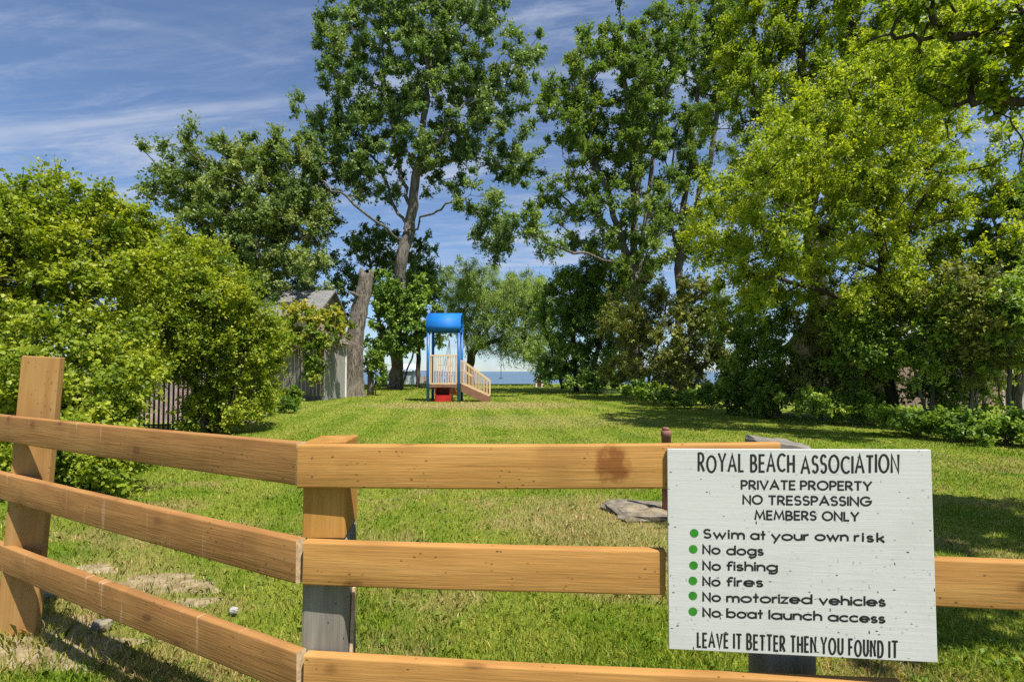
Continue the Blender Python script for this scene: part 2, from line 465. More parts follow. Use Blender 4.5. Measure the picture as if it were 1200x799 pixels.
def soil_mat():
    m, t, p = newmat('dry_soil')
    v = objvec(t)
    a = noise(t, v, 9, 6, 0.7); b = noise(t, v, 70, 4, 0.7)
    c = ramp(t, a, [(0.35, (0.20, 0.145, 0.075)), (0.6, (0.41, 0.325, 0.20))])
    c = mix(t, maprange(t, b, 0.5, 0.75, 0, 0.5), c, (0.2, 0.17, 0.07))
    t.links.new(c, p.inputs['Base Color']); p.inputs['Roughness'].default_value = 1.0; p.inputs['Specular IOR Level'].default_value = 0.05
    bump(t, p, math2(t, 'ADD', a, b), 0.8, 0.02)
    return m
M['soil'] = soil_mat()
def water_mat():
    m, t, p = newmat('lake_water')
    v = objvec(t, False)
    a = noise(t, v, 1.0, 6, 0.65, 0.3, (0.22, 0.9, 1))
    c = ramp(t, noise(t, v, 1.0, 5, 0.6, 0.2, (0.004, 0.03, 1)), [(0.35, (0.035, 0.07, 0.105)), (0.65, (0.07, 0.12, 0.16))])
    t.links.new(c, p.inputs['Base Color']); p.inputs['Roughness'].default_value = 0.25
    bump(t, p, a, 0.8, 0.35)
    return m
M['water'] = water_mat()

# ------------------------------------------------------------------ ground, beach, lake
def vnoise(x, y, s, seed):
    """smooth value noise, numpy"""
    rs = np.random.RandomState(seed); tab = rs.rand(64, 64)
    x = np.asarray(x) / s + 1000.3; y = np.asarray(y) / s + 1000.7
    xi = np.floor(x).astype(int); yi = np.floor(y).astype(int)
    fx = x - xi; fy = y - yi; fx = fx * fx * (3 - 2 * fx); fy = fy * fy * (3 - 2 * fy)
    g = lambda a, b: tab[a % 64, b % 64]
    return (g(xi, yi) * (1 - fx) + g(xi + 1, yi) * fx) * (1 - fy) + (g(xi, yi + 1) * (1 - fx) + g(xi + 1, yi + 1) * fx) * fy
def gz(x, y):
    x = np.asarray(x, float); y = np.asarray(y, float)
    z = (vnoise(x, y, 1.3, 1) - 0.5) * 0.035 + (vnoise(x, y, 4.2, 2) - 0.5) * 0.07
    far = np.clip((y - 6) / 14, 0, 1)
    z = z * (1 - 0.35 * far)
    drop = np.clip((y - 57) / 7, 0, 1)
    return z - 3.6 * drop * drop * (3 - 2 * drop)
def grid_axis(a, b, near, k):
    xs = []; x = 0.0; st = near
    while x < max(abs(a), abs(b)):
        xs.append(x); x += st; st *= k
    return xs
xs = grid_axis(-420, 420, 0.22, 1.045); XS = np.array(sorted(set([-v for v in xs] + xs + [-420, 420])))
ys = [-60, -30, -15, -8, -4, -2] + list(np.arange(-1, 12, 0.22)) + list(np.arange(12, 30, 0.5)) + list(np.arange(30, 70, 1.0)) + [75, 85, 100]
YS = np.array(ys)
gx, gy = np.meshgrid(XS, YS); zz_ = gz(gx, gy)
nx, ny = len(XS), len(YS)
me = bpy.data.meshes.new('ground')
V = np.stack([gx.ravel(), gy.ravel(), zz_.ravel()], 1)
ii = np.arange(nx * ny).reshape(ny, nx)
Fq = np.stack([ii[:-1, :-1].ravel(), ii[:-1, 1:].ravel(), ii[1:, 1:].ravel(), ii[1:, :-1].ravel()], 1)
me.from_pydata(V.tolist(), [], Fq.tolist()); me.polygons.foreach_set('use_smooth', [True] * len(Fq)); me.update()
tag(link('ground', me, M['ground']), kind='structure')
mb = MB(); mb.add([(-9000, 58, -1.5), (9000, 58, -1.5), (9000, 12000, -1.5), (-9000, 12000, -1.5)], [(0, 1, 2, 3)])
tag(link('lake', mb.mesh('lake'), M['water']), kind='structure')
# far shore, a low wooded line on the horizon
mb = MB(); rs = random.Random(4)
pts = []; x = -2300
while x < -760:
    pts.append((x, 5200, rs.uniform(9, 15) * min(1, (-760 - x) / 200 + 0.25))); x += 45
for i in range(len(pts) - 1):
    (xa, ya, ha), (xb, yb, hb) = pts[i], pts[i + 1]
    mb.add([(xa, ya, -1.6), (xb, yb, -1.6), (xb, yb + 60, hb), (xa, ya + 60, ha), (xb, yb + 400, -1.6), (xa, ya + 400, -1.6)], [(0, 1, 2, 3), (3, 2, 4, 5)])
tag(link('far_shore', mb.mesh('far_shore'), flat('far_wood', (0.10, 0.13, 0.15), 0.9, 0.2, 0.01)), kind='structure')

# ------------------------------------------------------------------ plants
def unit(a): return a / np.maximum(np.linalg.norm(a, axis=1, keepdims=True), 1e-9)
def leaves_mesh(name, C, D, Nn, L, W, tint, mat, parent, shape='diamond'):
    off = np.array(rootloc(parent)) if parent is not None else np.zeros(3)
    C = C - off
    S = unit(np.cross(D, Nn)); Nn = unit(np.cross(S, D))
    n = len(C); L = L[:, None]; W = W[:, None]
    if shape == 'diamond':
        prof = [(-.5, 0, 0), (-.05, .5, .16), (.5, 0, -.10), (-.05, -.5, .16)]
    elif shape == 'lobed':
        prof = [(-.5, 0, 0), (-.28, .34, .05), (-.05, .56, 0), (.02, .27, .06), (.24, .34, .0), (.55, 0, -.1), (.24, -.34, 0), (.02, -.27, .06), (-.05, -.56, 0), (-.28, -.34, .05)]
    k = len(prof)
    co = np.empty((n, k, 3), np.float32)
    for i, (a, b, c) in enumerate(prof):
        co[:, i] = C + D * (a * L) + S * (b * W) + Nn * (c * W)
    me = bpy.data.meshes.new(name)
    me.vertices.add(n * k); me.vertices.foreach_set('co', co.reshape(-1))
    me.loops.add(n * k); me.loops.foreach_set('vertex_index', np.arange(n * k, dtype=np.int32))
    me.polygons.add(n); me.polygons.foreach_set('loop_start', np.arange(0, n * k, k, dtype=np.int32))
    me.polygons.foreach_set('loop_total', np.full(n, k, np.int32))
    at = me.attributes.new('tint', 'FLOAT', 'FACE'); at.data.foreach_set('value', np.clip(tint, 0, 1).astype(np.float32))
    me.update(calc_edges=True)
    return link(name, me, mat, parent)

def resample(pts, step):
    outp = [pts[0]]
    for a, b in zip(pts[:-1], pts[1:]):
        n = max(1, int(round((b - a).length / step)))
        for i in range(1, n + 1): outp.append(a.lerp(b, i / n))
    return outp
def smooth_path(pts, rng, amp):
    for _ in range(2):
        q = [pts[0]]
        for a, b in zip(pts[:-1], pts[1:]):
            q += [a.lerp(b, .25), a.lerp(b, .75)]
        pts = q + [pts[-1]]
    return [pts[0]] + [p + Vector(rng.normal(0, amp, 3)) for p in pts[1:]]

def plant(name, label, cat, base, paths, lobes, d, rd, nclump, R_, ns, nl, leaf, mats, r0, seed, group=None, shape='diamond', droop=0.0,
          up=0.45, spread=1.0, tintc=0.5, tvar=0.16, step=None, crown='crown', stem='trunk', wood_pow=0.45, zmin=None, twig=True, minr=0.012):
    """paths: polylines [(px,py[,depth])...]; lobes: (px,py,rx,ry[,depth[,rdepth[,tint]]])"""
    rng = np.random.RandomState(seed)
    root = thing(name, base, label, cat, group)
    lmat, bmat = mats
    # clump centres
    wts = np.array([l[2] * l[3] for l in lobes], float); wts /= wts.sum()
    cl = []; ct = []
    cen = np.mean([np.array(P(l[0], l[1], l[4] if len(l) > 4 else d)) for l in lobes], 0)
    for i, l in enumerate(lobes):
        dep = l[4] if len(l) > 4 else d
        rdd = l[5] if len(l) > 5 else rd
        tl = l[6] if len(l) > 6 else tintc
        c = np.array(P(l[0], l[1], dep)); s = dep / F
        k = max(2, int(round(nclump * wts[i])))
        u = unit(rng.normal(size=(k, 3))) * (rng.rand(k, 1) ** 0.42)
        pts = c + u * np.array([l[2] * s, rdd, l[3] * s])
        cl.append(pts); ct.append(np.full(k, tl) + rng.normal(0, tvar, k))
    cl = np.concatenate(cl); ct = np.concatenate(ct)
    zlo = (0.15 if zmin is None else zmin)
    cl[:, 2] = np.maximum(cl[:, 2], zlo + rng.rand(len(cl)) * 0.3)
    # skeleton
    H = max(cl[:, 2].max(), 1.0)
    step = step or max(0.25, H / 28)
    pos = []; par = []
    for pi, pth in enumerate(paths):
        pts = [P(q[0], q[1], q[2] if len(q) > 2 else d) for q in pth]
        if pi == 0: pts[0] = Vector(base)
        pts = smooth_path(pts, rng, H * 0.004) if len(pts) > 2 else pts
        pts = resample(pts, step)
        if pi == 0 or not pos: par0 = -1
        else:
            A = np.array(pos); q = np.array(pts[0]); par0 = int(np.argmin(((A - q) ** 2).sum(1)))
            if np.linalg.norm(A[par0] - q) > 3 * step and pts[0].z < 1.0: par0 = -1
        for p in pts:
            pos.append(tuple(p)); par.append(par0); par0 = len(pos) - 1
    A = np.array(pos)
    dist0 = np.array([np.sqrt(((A - c) ** 2).sum(1)).min() for c in cl])
    PA = np.zeros((len(pos) + len(cl) * 40, 3)); PA[:len(pos)] = A; npos = len(pos)
    ends = []
    for ci in np.argsort(dist0):
        c = cl[ci]
        dv = c - PA[:npos]; dl = np.sqrt((dv ** 2).sum(1))
        cost = dl + 0.9 * np.maximum(0, -dv[:, 2] + 0.15 * dl) + 0.25 * np.maximum(0, 0.12 * H - PA[:npos, 2])
        j = int(np.argmin(cost)); a = PA[j].copy(); ln = dl[j]
        k = int(min(36, max(1, math.ceil(ln / step))))
        ctrl = a + (c - a) * 0.5 + np.array([0, 0, 0.10 * ln]) + rng.normal(0, 0.07 * ln, 3)
        pj = j
        for i in range(1, k + 1):
            tt = i / k
            q = a * (1 - tt) ** 2 + ctrl * 2 * tt * (1 - tt) + c * tt * tt + (rng.normal(0, 0.03 * step, 3) if i < k else 0)
            PA[npos] = q; par.append(pj); pj = npos; npos += 1
        ends.append(pj)
    cnt = np.zeros(npos)
    cnt[ends] += 1
    for i in range(npos - 1, -1, -1):
        if cnt[i] == 0: cnt[i] = 0.6
        if par[i] >= 0: cnt[par[i]] += cnt[i] if cnt[i] >= 1 else 0
    mx = max(cnt.max(), 1.0)
    rad = np.maximum(r0 * (cnt / mx) ** wood_pow, minr)
    kids = [[] for _ in range(npos)]
    for i in range(npos):
        if par[i] >= 0: kids[par[i]].append(i)
    mb = MB()
    starts = [(i, None) for i in range(npos) if par[i] < 0]
    while starts:
        i, pr = starts.pop()
        ch = [] if pr is None else [pr]
        rr = [] if pr is None else [min(rad[pr], rad[i] * 1.05)]
        cur = i
        while True:
            ch.append(cur); rr.append(rad[cur])
            if not kids[cur]: break
            ks = sorted(kids[cur], key=lambda q: -rad[q])
            for q in ks[1:]: starts.append((q, cur))
            cur = ks[0]
        if len(ch) < 2: continue
        if pr is None and len(rr) > 3:
            rr[0] *= 1.35; rr[1] *= 1.1
        rr[-1] *= 0.5
        n = 10 if max(rr) > 0.25 else 7 if max(rr) > 0.08 else 5 if max(rr) > 0.03 else 3
        mb.tube([PA[q] for q in ch], rr, n, cap=True)
    # leaves
    nc = len(cl)
    outw = unit(cl - (cen - np.array([0, 0, 0.15 * H])))
    Ci = np.repeat(np.arange(nc), ns)
    sd = unit(rng.normal(size=(nc * ns, 3)) * spread + outw[Ci] * 0.55 + np.array([0, 0, up - 0.25]) - np.array([0, 0, droop]))
    Rr = R_ * (0.55 + 0.6 * rng.rand(nc))[Ci] * (0.6 + 0.5 * rng.rand(nc * ns))
    if twig:
        for k in range(0, nc * ns, max(1, ns // 3)):
            c = cl[Ci[k]]; e = c + sd[k] * Rr[k] * 0.9
            mb.tube([c, c * .5 + e * .5 + np.array([0, 0, 0.03 * R_]), e], [minr, minr * .7, minr * .4], 3, cap=False)
    part(stem, mb, bmat, root)
    Si = np.repeat(np.arange(nc * ns), nl)
    tt = rng.rand(len(Si)) * 0.95 + 0.08
    sag = np.zeros((len(Si), 3)); sag[:, 2] = -droop * (tt ** 2) * Rr[Si] * 0.9
    C = cl[Ci[Si]] + sd[Si] * (Rr[Si] * tt)[:, None] + sag + rng.normal(0, 0.085 * R_, (len(Si), 3))
    D = unit(sd[Si] * 0.55 + rng.normal(size=(len(Si), 3)) * 0.75 - np.array([0, 0, 0.25 + droop]))
    Nn = unit(outw[Ci[Si]] * 0.35 + rng.normal(size=(len(Si), 3)) * 0.62 + np.array([0, 0, 0.75]))
    if zmin is None: keep = C[:, 2] > 0.02
    else: keep = C[:, 2] > zmin
    L = leaf[0] * (0.55 + 0.95 * rng.rand(len(Si)) ** 1.3); W = L * leaf[1] * (0.8 + 0.4 * rng.rand(len(Si)))
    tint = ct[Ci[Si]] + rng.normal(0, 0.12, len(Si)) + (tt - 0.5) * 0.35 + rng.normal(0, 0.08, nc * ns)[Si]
    leaves_mesh(crown, C[keep], D[keep], Nn[keep], L[keep], W[keep], tint[keep], lmat, root, shape)
    return root

LM = {}
LM['cotton'] = leafmat('poplar_leaf', (0.069, 0.131, 0.045), (0.133, 0.214, 0.064), (0.269, 0.344, 0.134), 0.34, rough=0.4)
LM['maple'] = leafmat('maple_leaf', (0.080, 0.142, 0.043), (0.154, 0.226, 0.061), (0.311, 0.360, 0.108), 0.34)
LM['silver'] = leafmat('silver_maple_leaf', (0.070, 0.131, 0.028), (0.131, 0.214, 0.041), (0.242, 0.317, 0.065), 0.38)
LM['lime'] = leafmat('bright_leaf', (0.112, 0.181, 0.018), (0.265, 0.342, 0.027), (0.429, 0.476, 0.042), 0.44)
LM['hedge'] = leafmat('hedge_leaf', (0.095, 0.161, 0.014), (0.218, 0.291, 0.021), (0.395, 0.423, 0.033), 0.40)
LM['willow'] = leafmat('willow_leaf', (0.129, 0.202, 0.051), (0.245, 0.337, 0.088), (0.386, 0.498, 0.151), 0.42)
LM['dense'] = leafmat('dark_leaf', (0.069, 0.142, 0.029), (0.143, 0.238, 0.038), (0.268, 0.376, 0.061), 0.32)
LM['brown'] = leafmat('bronze_leaf', (0.130, 0.153, 0.037), (0.231, 0.251, 0.054), (0.371, 0.360, 0.092), 0.36)
LM['shade'] = leafmat('thicket_leaf', (0.097, 0.180, 0.026), (0.173, 0.277, 0.035), (0.347, 0.431, 0.062), 0.38)
LM['vine'] = leafmat('vine_leaf', (0.118, 0.193, 0.019), (0.235, 0.297, 0.031), (0.437, 0.385, 0.054), 0.35)
LM['fern'] = leafmat('groundcover_leaf', (0.065, 0.136, 0.017), (0.115, 0.204, 0.023), (0.187, 0.272, 0.036), 0.35)
LM['lawnleaf'] = leafmat('lawn_leaf', (0.08, 0.16, 0.015), (0.13, 0.22, 0.02), (0.18, 0.27, 0.03), 0.3)
def at(px, Y): 
    p = P(px, 435, Y); return (p.x, Y, float(gz(p.x, Y)) - 0.05)

# --- the far row
plant('cottonwood_tree', 'tallest tree, a dark green cottonwood with pale forked trunk behind the dead snag', 'tree', at(462, 40),
      [[(462, 450), (464, 400), (468, 340), (472, 290), (484, 235), (490, 190, 39), (500, 130, 39), (505, 60, 40), (508, -10, 40)],
       [(474, 275), (500, 250, 38), (530, 236, 37), (566, 226, 36)], [(468, 285), (440, 258, 38), (402, 230, 37), (372, 213, 37)],
       [(480, 240), (466, 190, 41), (455, 120, 42), (448, 40, 42)], [(492, 190, 39), (525, 150, 38), (560, 95, 37)], [(474, 268), (452, 215, 42), (425, 160, 43), (405, 110, 43)],
       [(488, 205), (520, 190, 42), (560, 185, 44)]],
      [(450, 40, 80, 75), (540, 40, 75, 70), (410, 145, 72, 62), (490, 120, 95, 85), (565, 145, 65, 55), (590, 90, 45, 38), (372, 195, 38, 30), (598, 190, 38, 36),
       (565, 255, 40, 34, 37, 3), (590, 285, 26, 26, 36, 2), (432, 205, 52, 40), (520, 200, 45, 32), (480, -20, 85, 40), (620, 60, 24, 22), (395, 75, 30, 35)],
      40, 5.0, 700, 1.0, 13, 27, (0.165, 0.8), (LM['cotton'], M['bark']), 0.48, 11, up=0.75, spread=0.9, minr=0.025, wood_pow=0.6)
plant('maple_tree', 'dark round crowned maple behind the grey shingle roof', 'tree', at(300, 37),
      [[(300, 445), (300, 380), (302, 300), (303, 230)], [(301, 330), (260, 270), (235, 215)], [(301, 330), (340, 270), (360, 225)]],
      [(235, 215, 46, 48), (298, 228, 60, 58), (340, 275, 50, 60), (268, 265, 52, 52), (360, 225, 32, 60), (328, 188, 32, 34), (260, 185, 26, 26), (300, 310, 60, 40), (205, 235, 22, 24), (275, 340, 56, 32), (335, 335, 42, 30), (372, 320, 24, 26)],
      37, 5.0, 560, 0.95, 13, 25, (0.155, 0.8), (LM['maple'], M['bark']), 0.5, 12, minr=0.025)
plant('leaning_saplings', 'feathery young ash tree behind the cottonwood trunk', 'tree', at(450, 46),
      [[(450, 447), (445, 380), (435, 310), (428, 265)], [(448, 400), (475, 340), (490, 290)], [(449, 390), (505, 350), (512, 318)]],
      [(428, 300, 30, 36), (482, 305, 34, 34), (500, 340, 22, 34), (452, 285, 28, 26), (412, 345, 20, 30)], 46, 3.5, 150, 0.9, 10, 20, (0.22, 0.5), (LM['silver'], M['bark']), 0.22, 13, minr=0.02)
plant('ivy_thicket', 'dense dark ivy bush wrapped around the base of the cottonwood', 'bush', at(470, 38.5),
      [[(470, 450), (470, 400), (468, 350)], [(472, 450), (488, 400), (490, 350)]],
      [(466, 360, 28, 34), (478, 385, 22, 30), (450, 345, 20, 26), (488, 350, 18, 24), (442, 400, 12, 26), (460, 400, 16, 22)], 37.6, 1.6, 150, 0.7, 10, 24, (0.17, 0.8), (LM['dense'], M['bark_dark']), 0.12, 14, zmin=1.2)
plant('willow_tree', 'grey green willow leaning over the lake shore behind the play tower', 'tree', at(551, 53),
      [[(551, 450), (550, 418), (566, 396), (592, 352), (610, 330)], [(551, 418), (540, 375), (535, 335)], [(556, 408), (585, 398), (612, 385)], [(560, 404), (562, 350), (566, 325)]],
      [(560, 335, 40, 28), (600, 350, 40, 38), (622, 388, 24, 30), (538, 330, 28, 24), (590, 396, 36, 16), (612, 340, 28, 24), (578, 365, 36, 26), (535, 360, 14, 24), (632, 350, 14, 30), (608, 408, 24, 14), (640, 375, 12, 30), (562, 392, 18, 16), (625, 410, 16, 14), (545, 385, 12, 20)],
      52, 4.2, 480, 1.25, 12, 24, (0.21, 0.24), (LM['willow'], M['bark_dark']), 0.42, 15, wood_pow=0.6, droop=0.55, minr=0.03)
plant('slender_tree', 'thin dark trunked tree between the cottonwood and the play tower', 'tree', at(490, 44),
      [[(490, 450), (490, 400), (491, 350), (492, 320)], [(490, 390), (476, 375), (466, 370)], [(490, 400), (510, 385), (516, 378)]],
      [(491, 335, 20, 26), (508, 375, 14, 16), (476, 375, 12, 12), (505, 345, 14, 18), (520, 395, 12, 12)], 44, 1.6, 60, 0.8, 9, 13, (0.24, 0.6), (LM['willow'], M['bark_dark']), 0.20, 16, minr=0.02)

# --- right middle row
plant('silver_maple_tree', 'tall airy silver maple with several upright stems right of the lake view', 'tree', at(746, 30),
      [[(746, 452), (746, 390), (745, 330), (742, 220), (735, 120), (724, 40)], [(745, 330), (716, 240), (692, 170), (668, 95)], [(746, 325), (765, 200), (785, 90), (796, 10)],
       [(744, 320), (700, 303, 28), (655, 290, 26), (614, 272, 25)], [(745, 300), (752, 180), (757, 70)], [(735, 300), (690, 240), (660, 180)]],
      [(690, 85, 34, 55), (729, 50, 30, 40), (760, 100, 42, 85), (665, 135, 34, 52), (704, 180, 52, 58), (792, 50, 34, 55), (695, 258, 46, 40), (650, 225, 20, 34),
       (625, 262, 26, 20, 26, 1.5), (650, 288, 22, 12, 26, 1.2), (745, 185, 44, 62), (730, 120, 40, 50), (720, 290, 30, 28), (640, 130, 16, 30), (748, 262, 34, 36), (760, 300, 26, 26), (735, 320, 34, 26)],
      30, 3.6, 520, 0.78, 12, 25, (0.125, 0.7), (LM['silver'], M['bark']), 0.34, 21, up=0.7, spread=0.8, minr=0.022)
plant('second_silver_maple', 'slimmer silver maple standing behind the bright lime tree', 'tree', at(792, 33),
      [[(792, 452), (796, 330), (806, 200), (822, 80), (830, 10)], [(797, 320), (780, 230), (800, 130)], [(800, 280), (835, 180), (850, 60)]],
      [(822, 55, 32, 60), (842, 110, 28, 55), (803, 180, 32, 58), (812, 275, 28, 36), (850, 30, 28, 45), (780, 250, 22, 40)],
      33, 3.4, 250, 0.8, 12, 24, (0.13, 0.7), (LM['silver'], M['bark']), 0.28, 22, up=0.7, spread=0.8, minr=0.022)
plant('evergreen_thicket', 'dense dark green thicket closing the lawn right of the lake', 'bush', at(676, 35),
      [[(676, 455), (672, 400), (668, 340)], [(690, 455), (705, 390), (712, 340)], [(660, 455), (648, 420), (640, 390)]],
      [(668, 375, 36, 55), (708, 360, 36, 55), (655, 420, 22, 32), (700, 425, 42, 30), (676, 335, 32, 26), (640, 435, 12, 16), (735, 330, 22, 30)],
      34, 3.0, 340, 0.85, 12, 24, (0.125, 0.7), (LM['dense'], M['bark_dark']), 0.2, 23, tintc=0.5)
plant('bronze_shrub', 'olive and bronze tinted shrub before the dark thicket', 'bush', at(752, 25),
      [[(752, 462), (748, 400), (742, 350)], [(756, 462), (772, 400), (782, 350)], [(750, 462), (728, 420), (720, 390)]],
      [(748, 365, 36, 42), (772, 412, 36, 38), (728, 392, 26, 36), (785, 350, 28, 30), (740, 435, 30, 24), (790, 440, 30, 25)],
      25, 1.8, 230, 0.55, 11, 18, (0.11, 0.55), (LM['brown'], M['bark']), 0.1, 24, tintc=0.45, tvar=0.25)
plant('bramble_shrub', 'tangled green and brown shrub at the foot of the bronze shrub', 'bush', at(800, 21),
      [[(800, 470), (806, 420), (812, 370)], [(796, 470), (780, 430), (776, 410)], [(804, 470), (830, 420), (838, 380)]],
      [(805, 400, 40, 46), (840, 420, 36, 42), (790, 450, 32, 20), (840, 365, 30, 30), (820, 345, 26, 26)],
      20.5, 1.5, 150, 0.5, 11, 14, (0.12, 0.6), (LM['brown'], M['bark']), 0.08, 25, tintc=0.2, tvar=0.3)

# --- big bright tree on the right and the trees around it
plant('lime_tree', 'bright yellow green maple spreading over the hedge right of centre', 'tree', at(1043, 13.8),
      [[(1043, 500), (1044, 440), (1042, 390), (1036, 310), (1024, 220), (1000, 130), (985, 60)], [(1038, 330), (980, 280, 13), (920, 240, 12.4), (872, 215, 12)],
       [(1036, 310), (1075, 240, 13), (1105, 200, 13)], [(1030, 260), (960, 190, 13.5), (915, 120, 14)], [(1041, 370), (960, 340, 12.6), (880, 320, 12)]],
      [(885, 215, 50, 45, 12.6), (950, 160, 70, 60), (1000, 250, 85, 65), (1060, 190, 70, 70), (905, 300, 66, 42, 12.4), (1085, 295, 55, 48), (850, 262, 34, 40, 12.4),
       (1118, 240, 30, 50), (965, 335, 78, 38), (1040, 110, 70, 60), (870, 345, 30, 26, 12.3, 1.2), (930, 225, 60, 50), (1050, 345, 60, 34)],
      13.6, 2.6, 600, 0.52, 13, 26, (0.068, 0.7), (LM['lime'], M['bark_dark']), 0.14, 31, tintc=0.55, tvar=0.2, up=0.3, minr=0.010)
plant('tall_maple_tree', 'high leafy maple filling the sky above the lime coloured tree', 'tree', at(960, 21),
      [[(960, 480), (958, 380), (950, 260), (940, 150), (935, 40)], [(952, 280), (900, 150), (870, 60)], [(954, 300), (1020, 180), (1060, 60)], [(950, 250), (985, 130), (1000, 30)]],
      [(880, 55, 55, 60), (955, 30, 80, 60), (1050, 30, 80, 55), (862, 120, 26, 36), (915, 110, 52, 50), (1010, 100, 70, 60), (1110, 60, 55, 60), (960, -30, 110, 40), (870, 190, 24, 36), (1080, 120, 50, 50)],
      20.5, 2.6, 460, 0.72, 12, 26, (0.095, 0.7), (LM['lime'], M['bark_dark']), 0.34, 32, tintc=0.30, tvar=0.18, minr=0.016)
plant('overhanging_maple', 'near maple with dark limbs hanging in from the upper right corner', 'tree', (10.6, 7.6, -0.05),
      [[(1400, 520, 7.6), (1400, 300, 7.8), (1370, 100, 8), (1340, -60, 8.2)], [(1390, 180, 8), (1270, 60, 8.6), (1170, 40, 9), (1105, 45, 9.4), (1040, 42, 9.6)],
       [(1330, 110, 8.2), (1230, 120, 8.6), (1160, 118, 9), (1120, 122, 9.2)], [(1180, 42, 9), (1110, 8, 9.3), (1060, -40, 9.6)], [(1160, 118, 9), (1195, 150, 8.8), (1198, 195, 8.7)], [(1115, 45, 9.4), (1085, 15, 9.4), (1075, -20, 9.4)]],
      [(1120, 20, 60, 34, 9.4), (1180, 60, 50, 50, 9), (1060, 10, 50, 26, 9.6), (1160, 100, 46, 26, 9), (1130, 75, 46, 30, 9.3), (1190, 105, 24, 26, 8.8),
       (1290, 10, 80, 50, 8)],
      8.9, 1.1, 150, 0.42, 9, 12, (0.075, 0.8), (LM['lime'], M['bark_dark']), 0.15, 33, tintc=0.35, tvar=0.2, shape='lobed', minr=0.010, wood_pow=0.42)
plant('edge_tree', 'sparse tree on the right rim with a bare brown trunk', 'tree', at(1192, 12.5),
      [[(1192, 520), (1192, 420), (1193, 330), (1194, 240), (1196, 160)], [(1193, 330), (1170, 280), (1160, 240)], [(1194, 260), (1225, 220), (1250, 190)]],
      [(1180, 235, 26, 28), (1165, 270, 22, 30), (1190, 330, 26, 36), (1240, 220, 40, 50), (1165, 320, 26, 36), (1200, 385, 36, 30)],
      12.5, 1.2, 90, 0.5, 10, 12, (0.12, 0.75), (LM['silver'], M['bark']), 0.11, 34, tintc=0.35, minr=0.009)
plant('shadow_maple', 'broad maple outside the right rim shading the near lawn', 'tree', (8.6, 1.6, -0.05),
      [[(2600, 700, 1.6), (2500, 200, 1.7), (2450, -300, 1.8)]],
      [(1900, -900, 260, 160, 2.4, 1.6), (2100, -1000, 260, 200, 1.4, 1.6), (2700, -900, 300, 300, 1.8, 1.8), (1850, -700, 160, 120, 2.8, 1.2)],
      1.8, 1.6, 90, 0.6, 10, 13, (0.14, 0.85), (LM['maple'], M['bark_dark']), 0.2, 35, minr=0.012)

# thicket under the right trees
UND = [
 ('young dark shrub left of the thicket, beside the bramble shrub', 862, 17.5, [(862, 420, 34, 50), (890, 445, 30, 30), (850, 380, 26, 30)], 'shade', 0.35),
 ('dark leafy bush behind the post top, under the lime tree', 910, 15.8, [(908, 410, 36, 50), (935, 440, 34, 34), (900, 370, 36, 28)], 'shade', 0.4),
 ('twiggy brown bush under the lime tree beside the pale gap', 960, 14.6, [(965, 400, 40, 46), (990, 440, 32, 36), (950, 450, 30, 30)], 'brown', 0.15),
 ('dusky shrub standing left of the thin lime tree trunk', 1010, 13.6, [(1005, 415, 26, 46), (1000, 380, 36, 30)], 'shade', 0.45),
 ('sapling with brown stem right of the lime tree trunk', 1088, 12.4, [(1085, 395, 30, 40), (1100, 360, 34, 30), (1070, 430, 16, 30)], 'shade', 0.5),
 ('rusty leaved shrub in front of the tan house', 1135, 11.8, [(1135, 380, 34, 40), (1160, 420, 26, 30), (1125, 340, 30, 28)], 'brown', 0.35),
 ('loose green shrub by the pale picket panel', 1180, 11.2, [(1178, 365, 30, 44), (1200, 420, 26, 22), (1210, 350, 36, 50)], 'shade', 0.5),
 ('tall olive bush filling the dark hedge between the rusty shrub and the picket panel', 1150, 13.5, [(1150, 400, 30, 50), (1165, 360, 36, 40), (1140, 450, 24, 30), (1180, 300, 34, 36)], 'shade', 0.45),
 ('dense dark bush hiding most of the tan house wall', 1112, 13.2, [(1112, 440, 30, 36), (1120, 400, 34, 34), (1100, 470, 24, 20)], 'shade', 0.3),
 ('shaded bush between the bramble shrub and the sunlit sapling', 885, 17.2, [(885, 410, 30, 46), (875, 455, 28, 28), (905, 450, 24, 30)], 'shade', 0.4),
 ('gloomy bush behind the lime tree trunk', 1020, 15.5, [(1030, 430, 32, 40), (1045, 395, 34, 40), (1015, 465, 26, 22)], 'shade', 0.35),
]
for i, (lab, px, d, lobs, mt, tc_) in enumerate(UND):
    plant('thicket_shrub', lab, 'bush', at(px, d), [[(px, 480, d), (px + 4, 430, d), (px - 3, 370, d)], [(px + 4, 480, d), (px + 22, 430, d), (px + 28, 390, d)], [(px - 3, 480, d), (px - 16, 440, d), (px - 20, 410, d)]],
          lobs, d - 0.3, 0.9, 80, 0.45, 10, 10, (0.095, 0.6), (LM[mt], M['bark']), 0.05, 40 + i, group='shrubs under the right hand trees', tintc=tc_, tvar=0.28, minr=0.009)
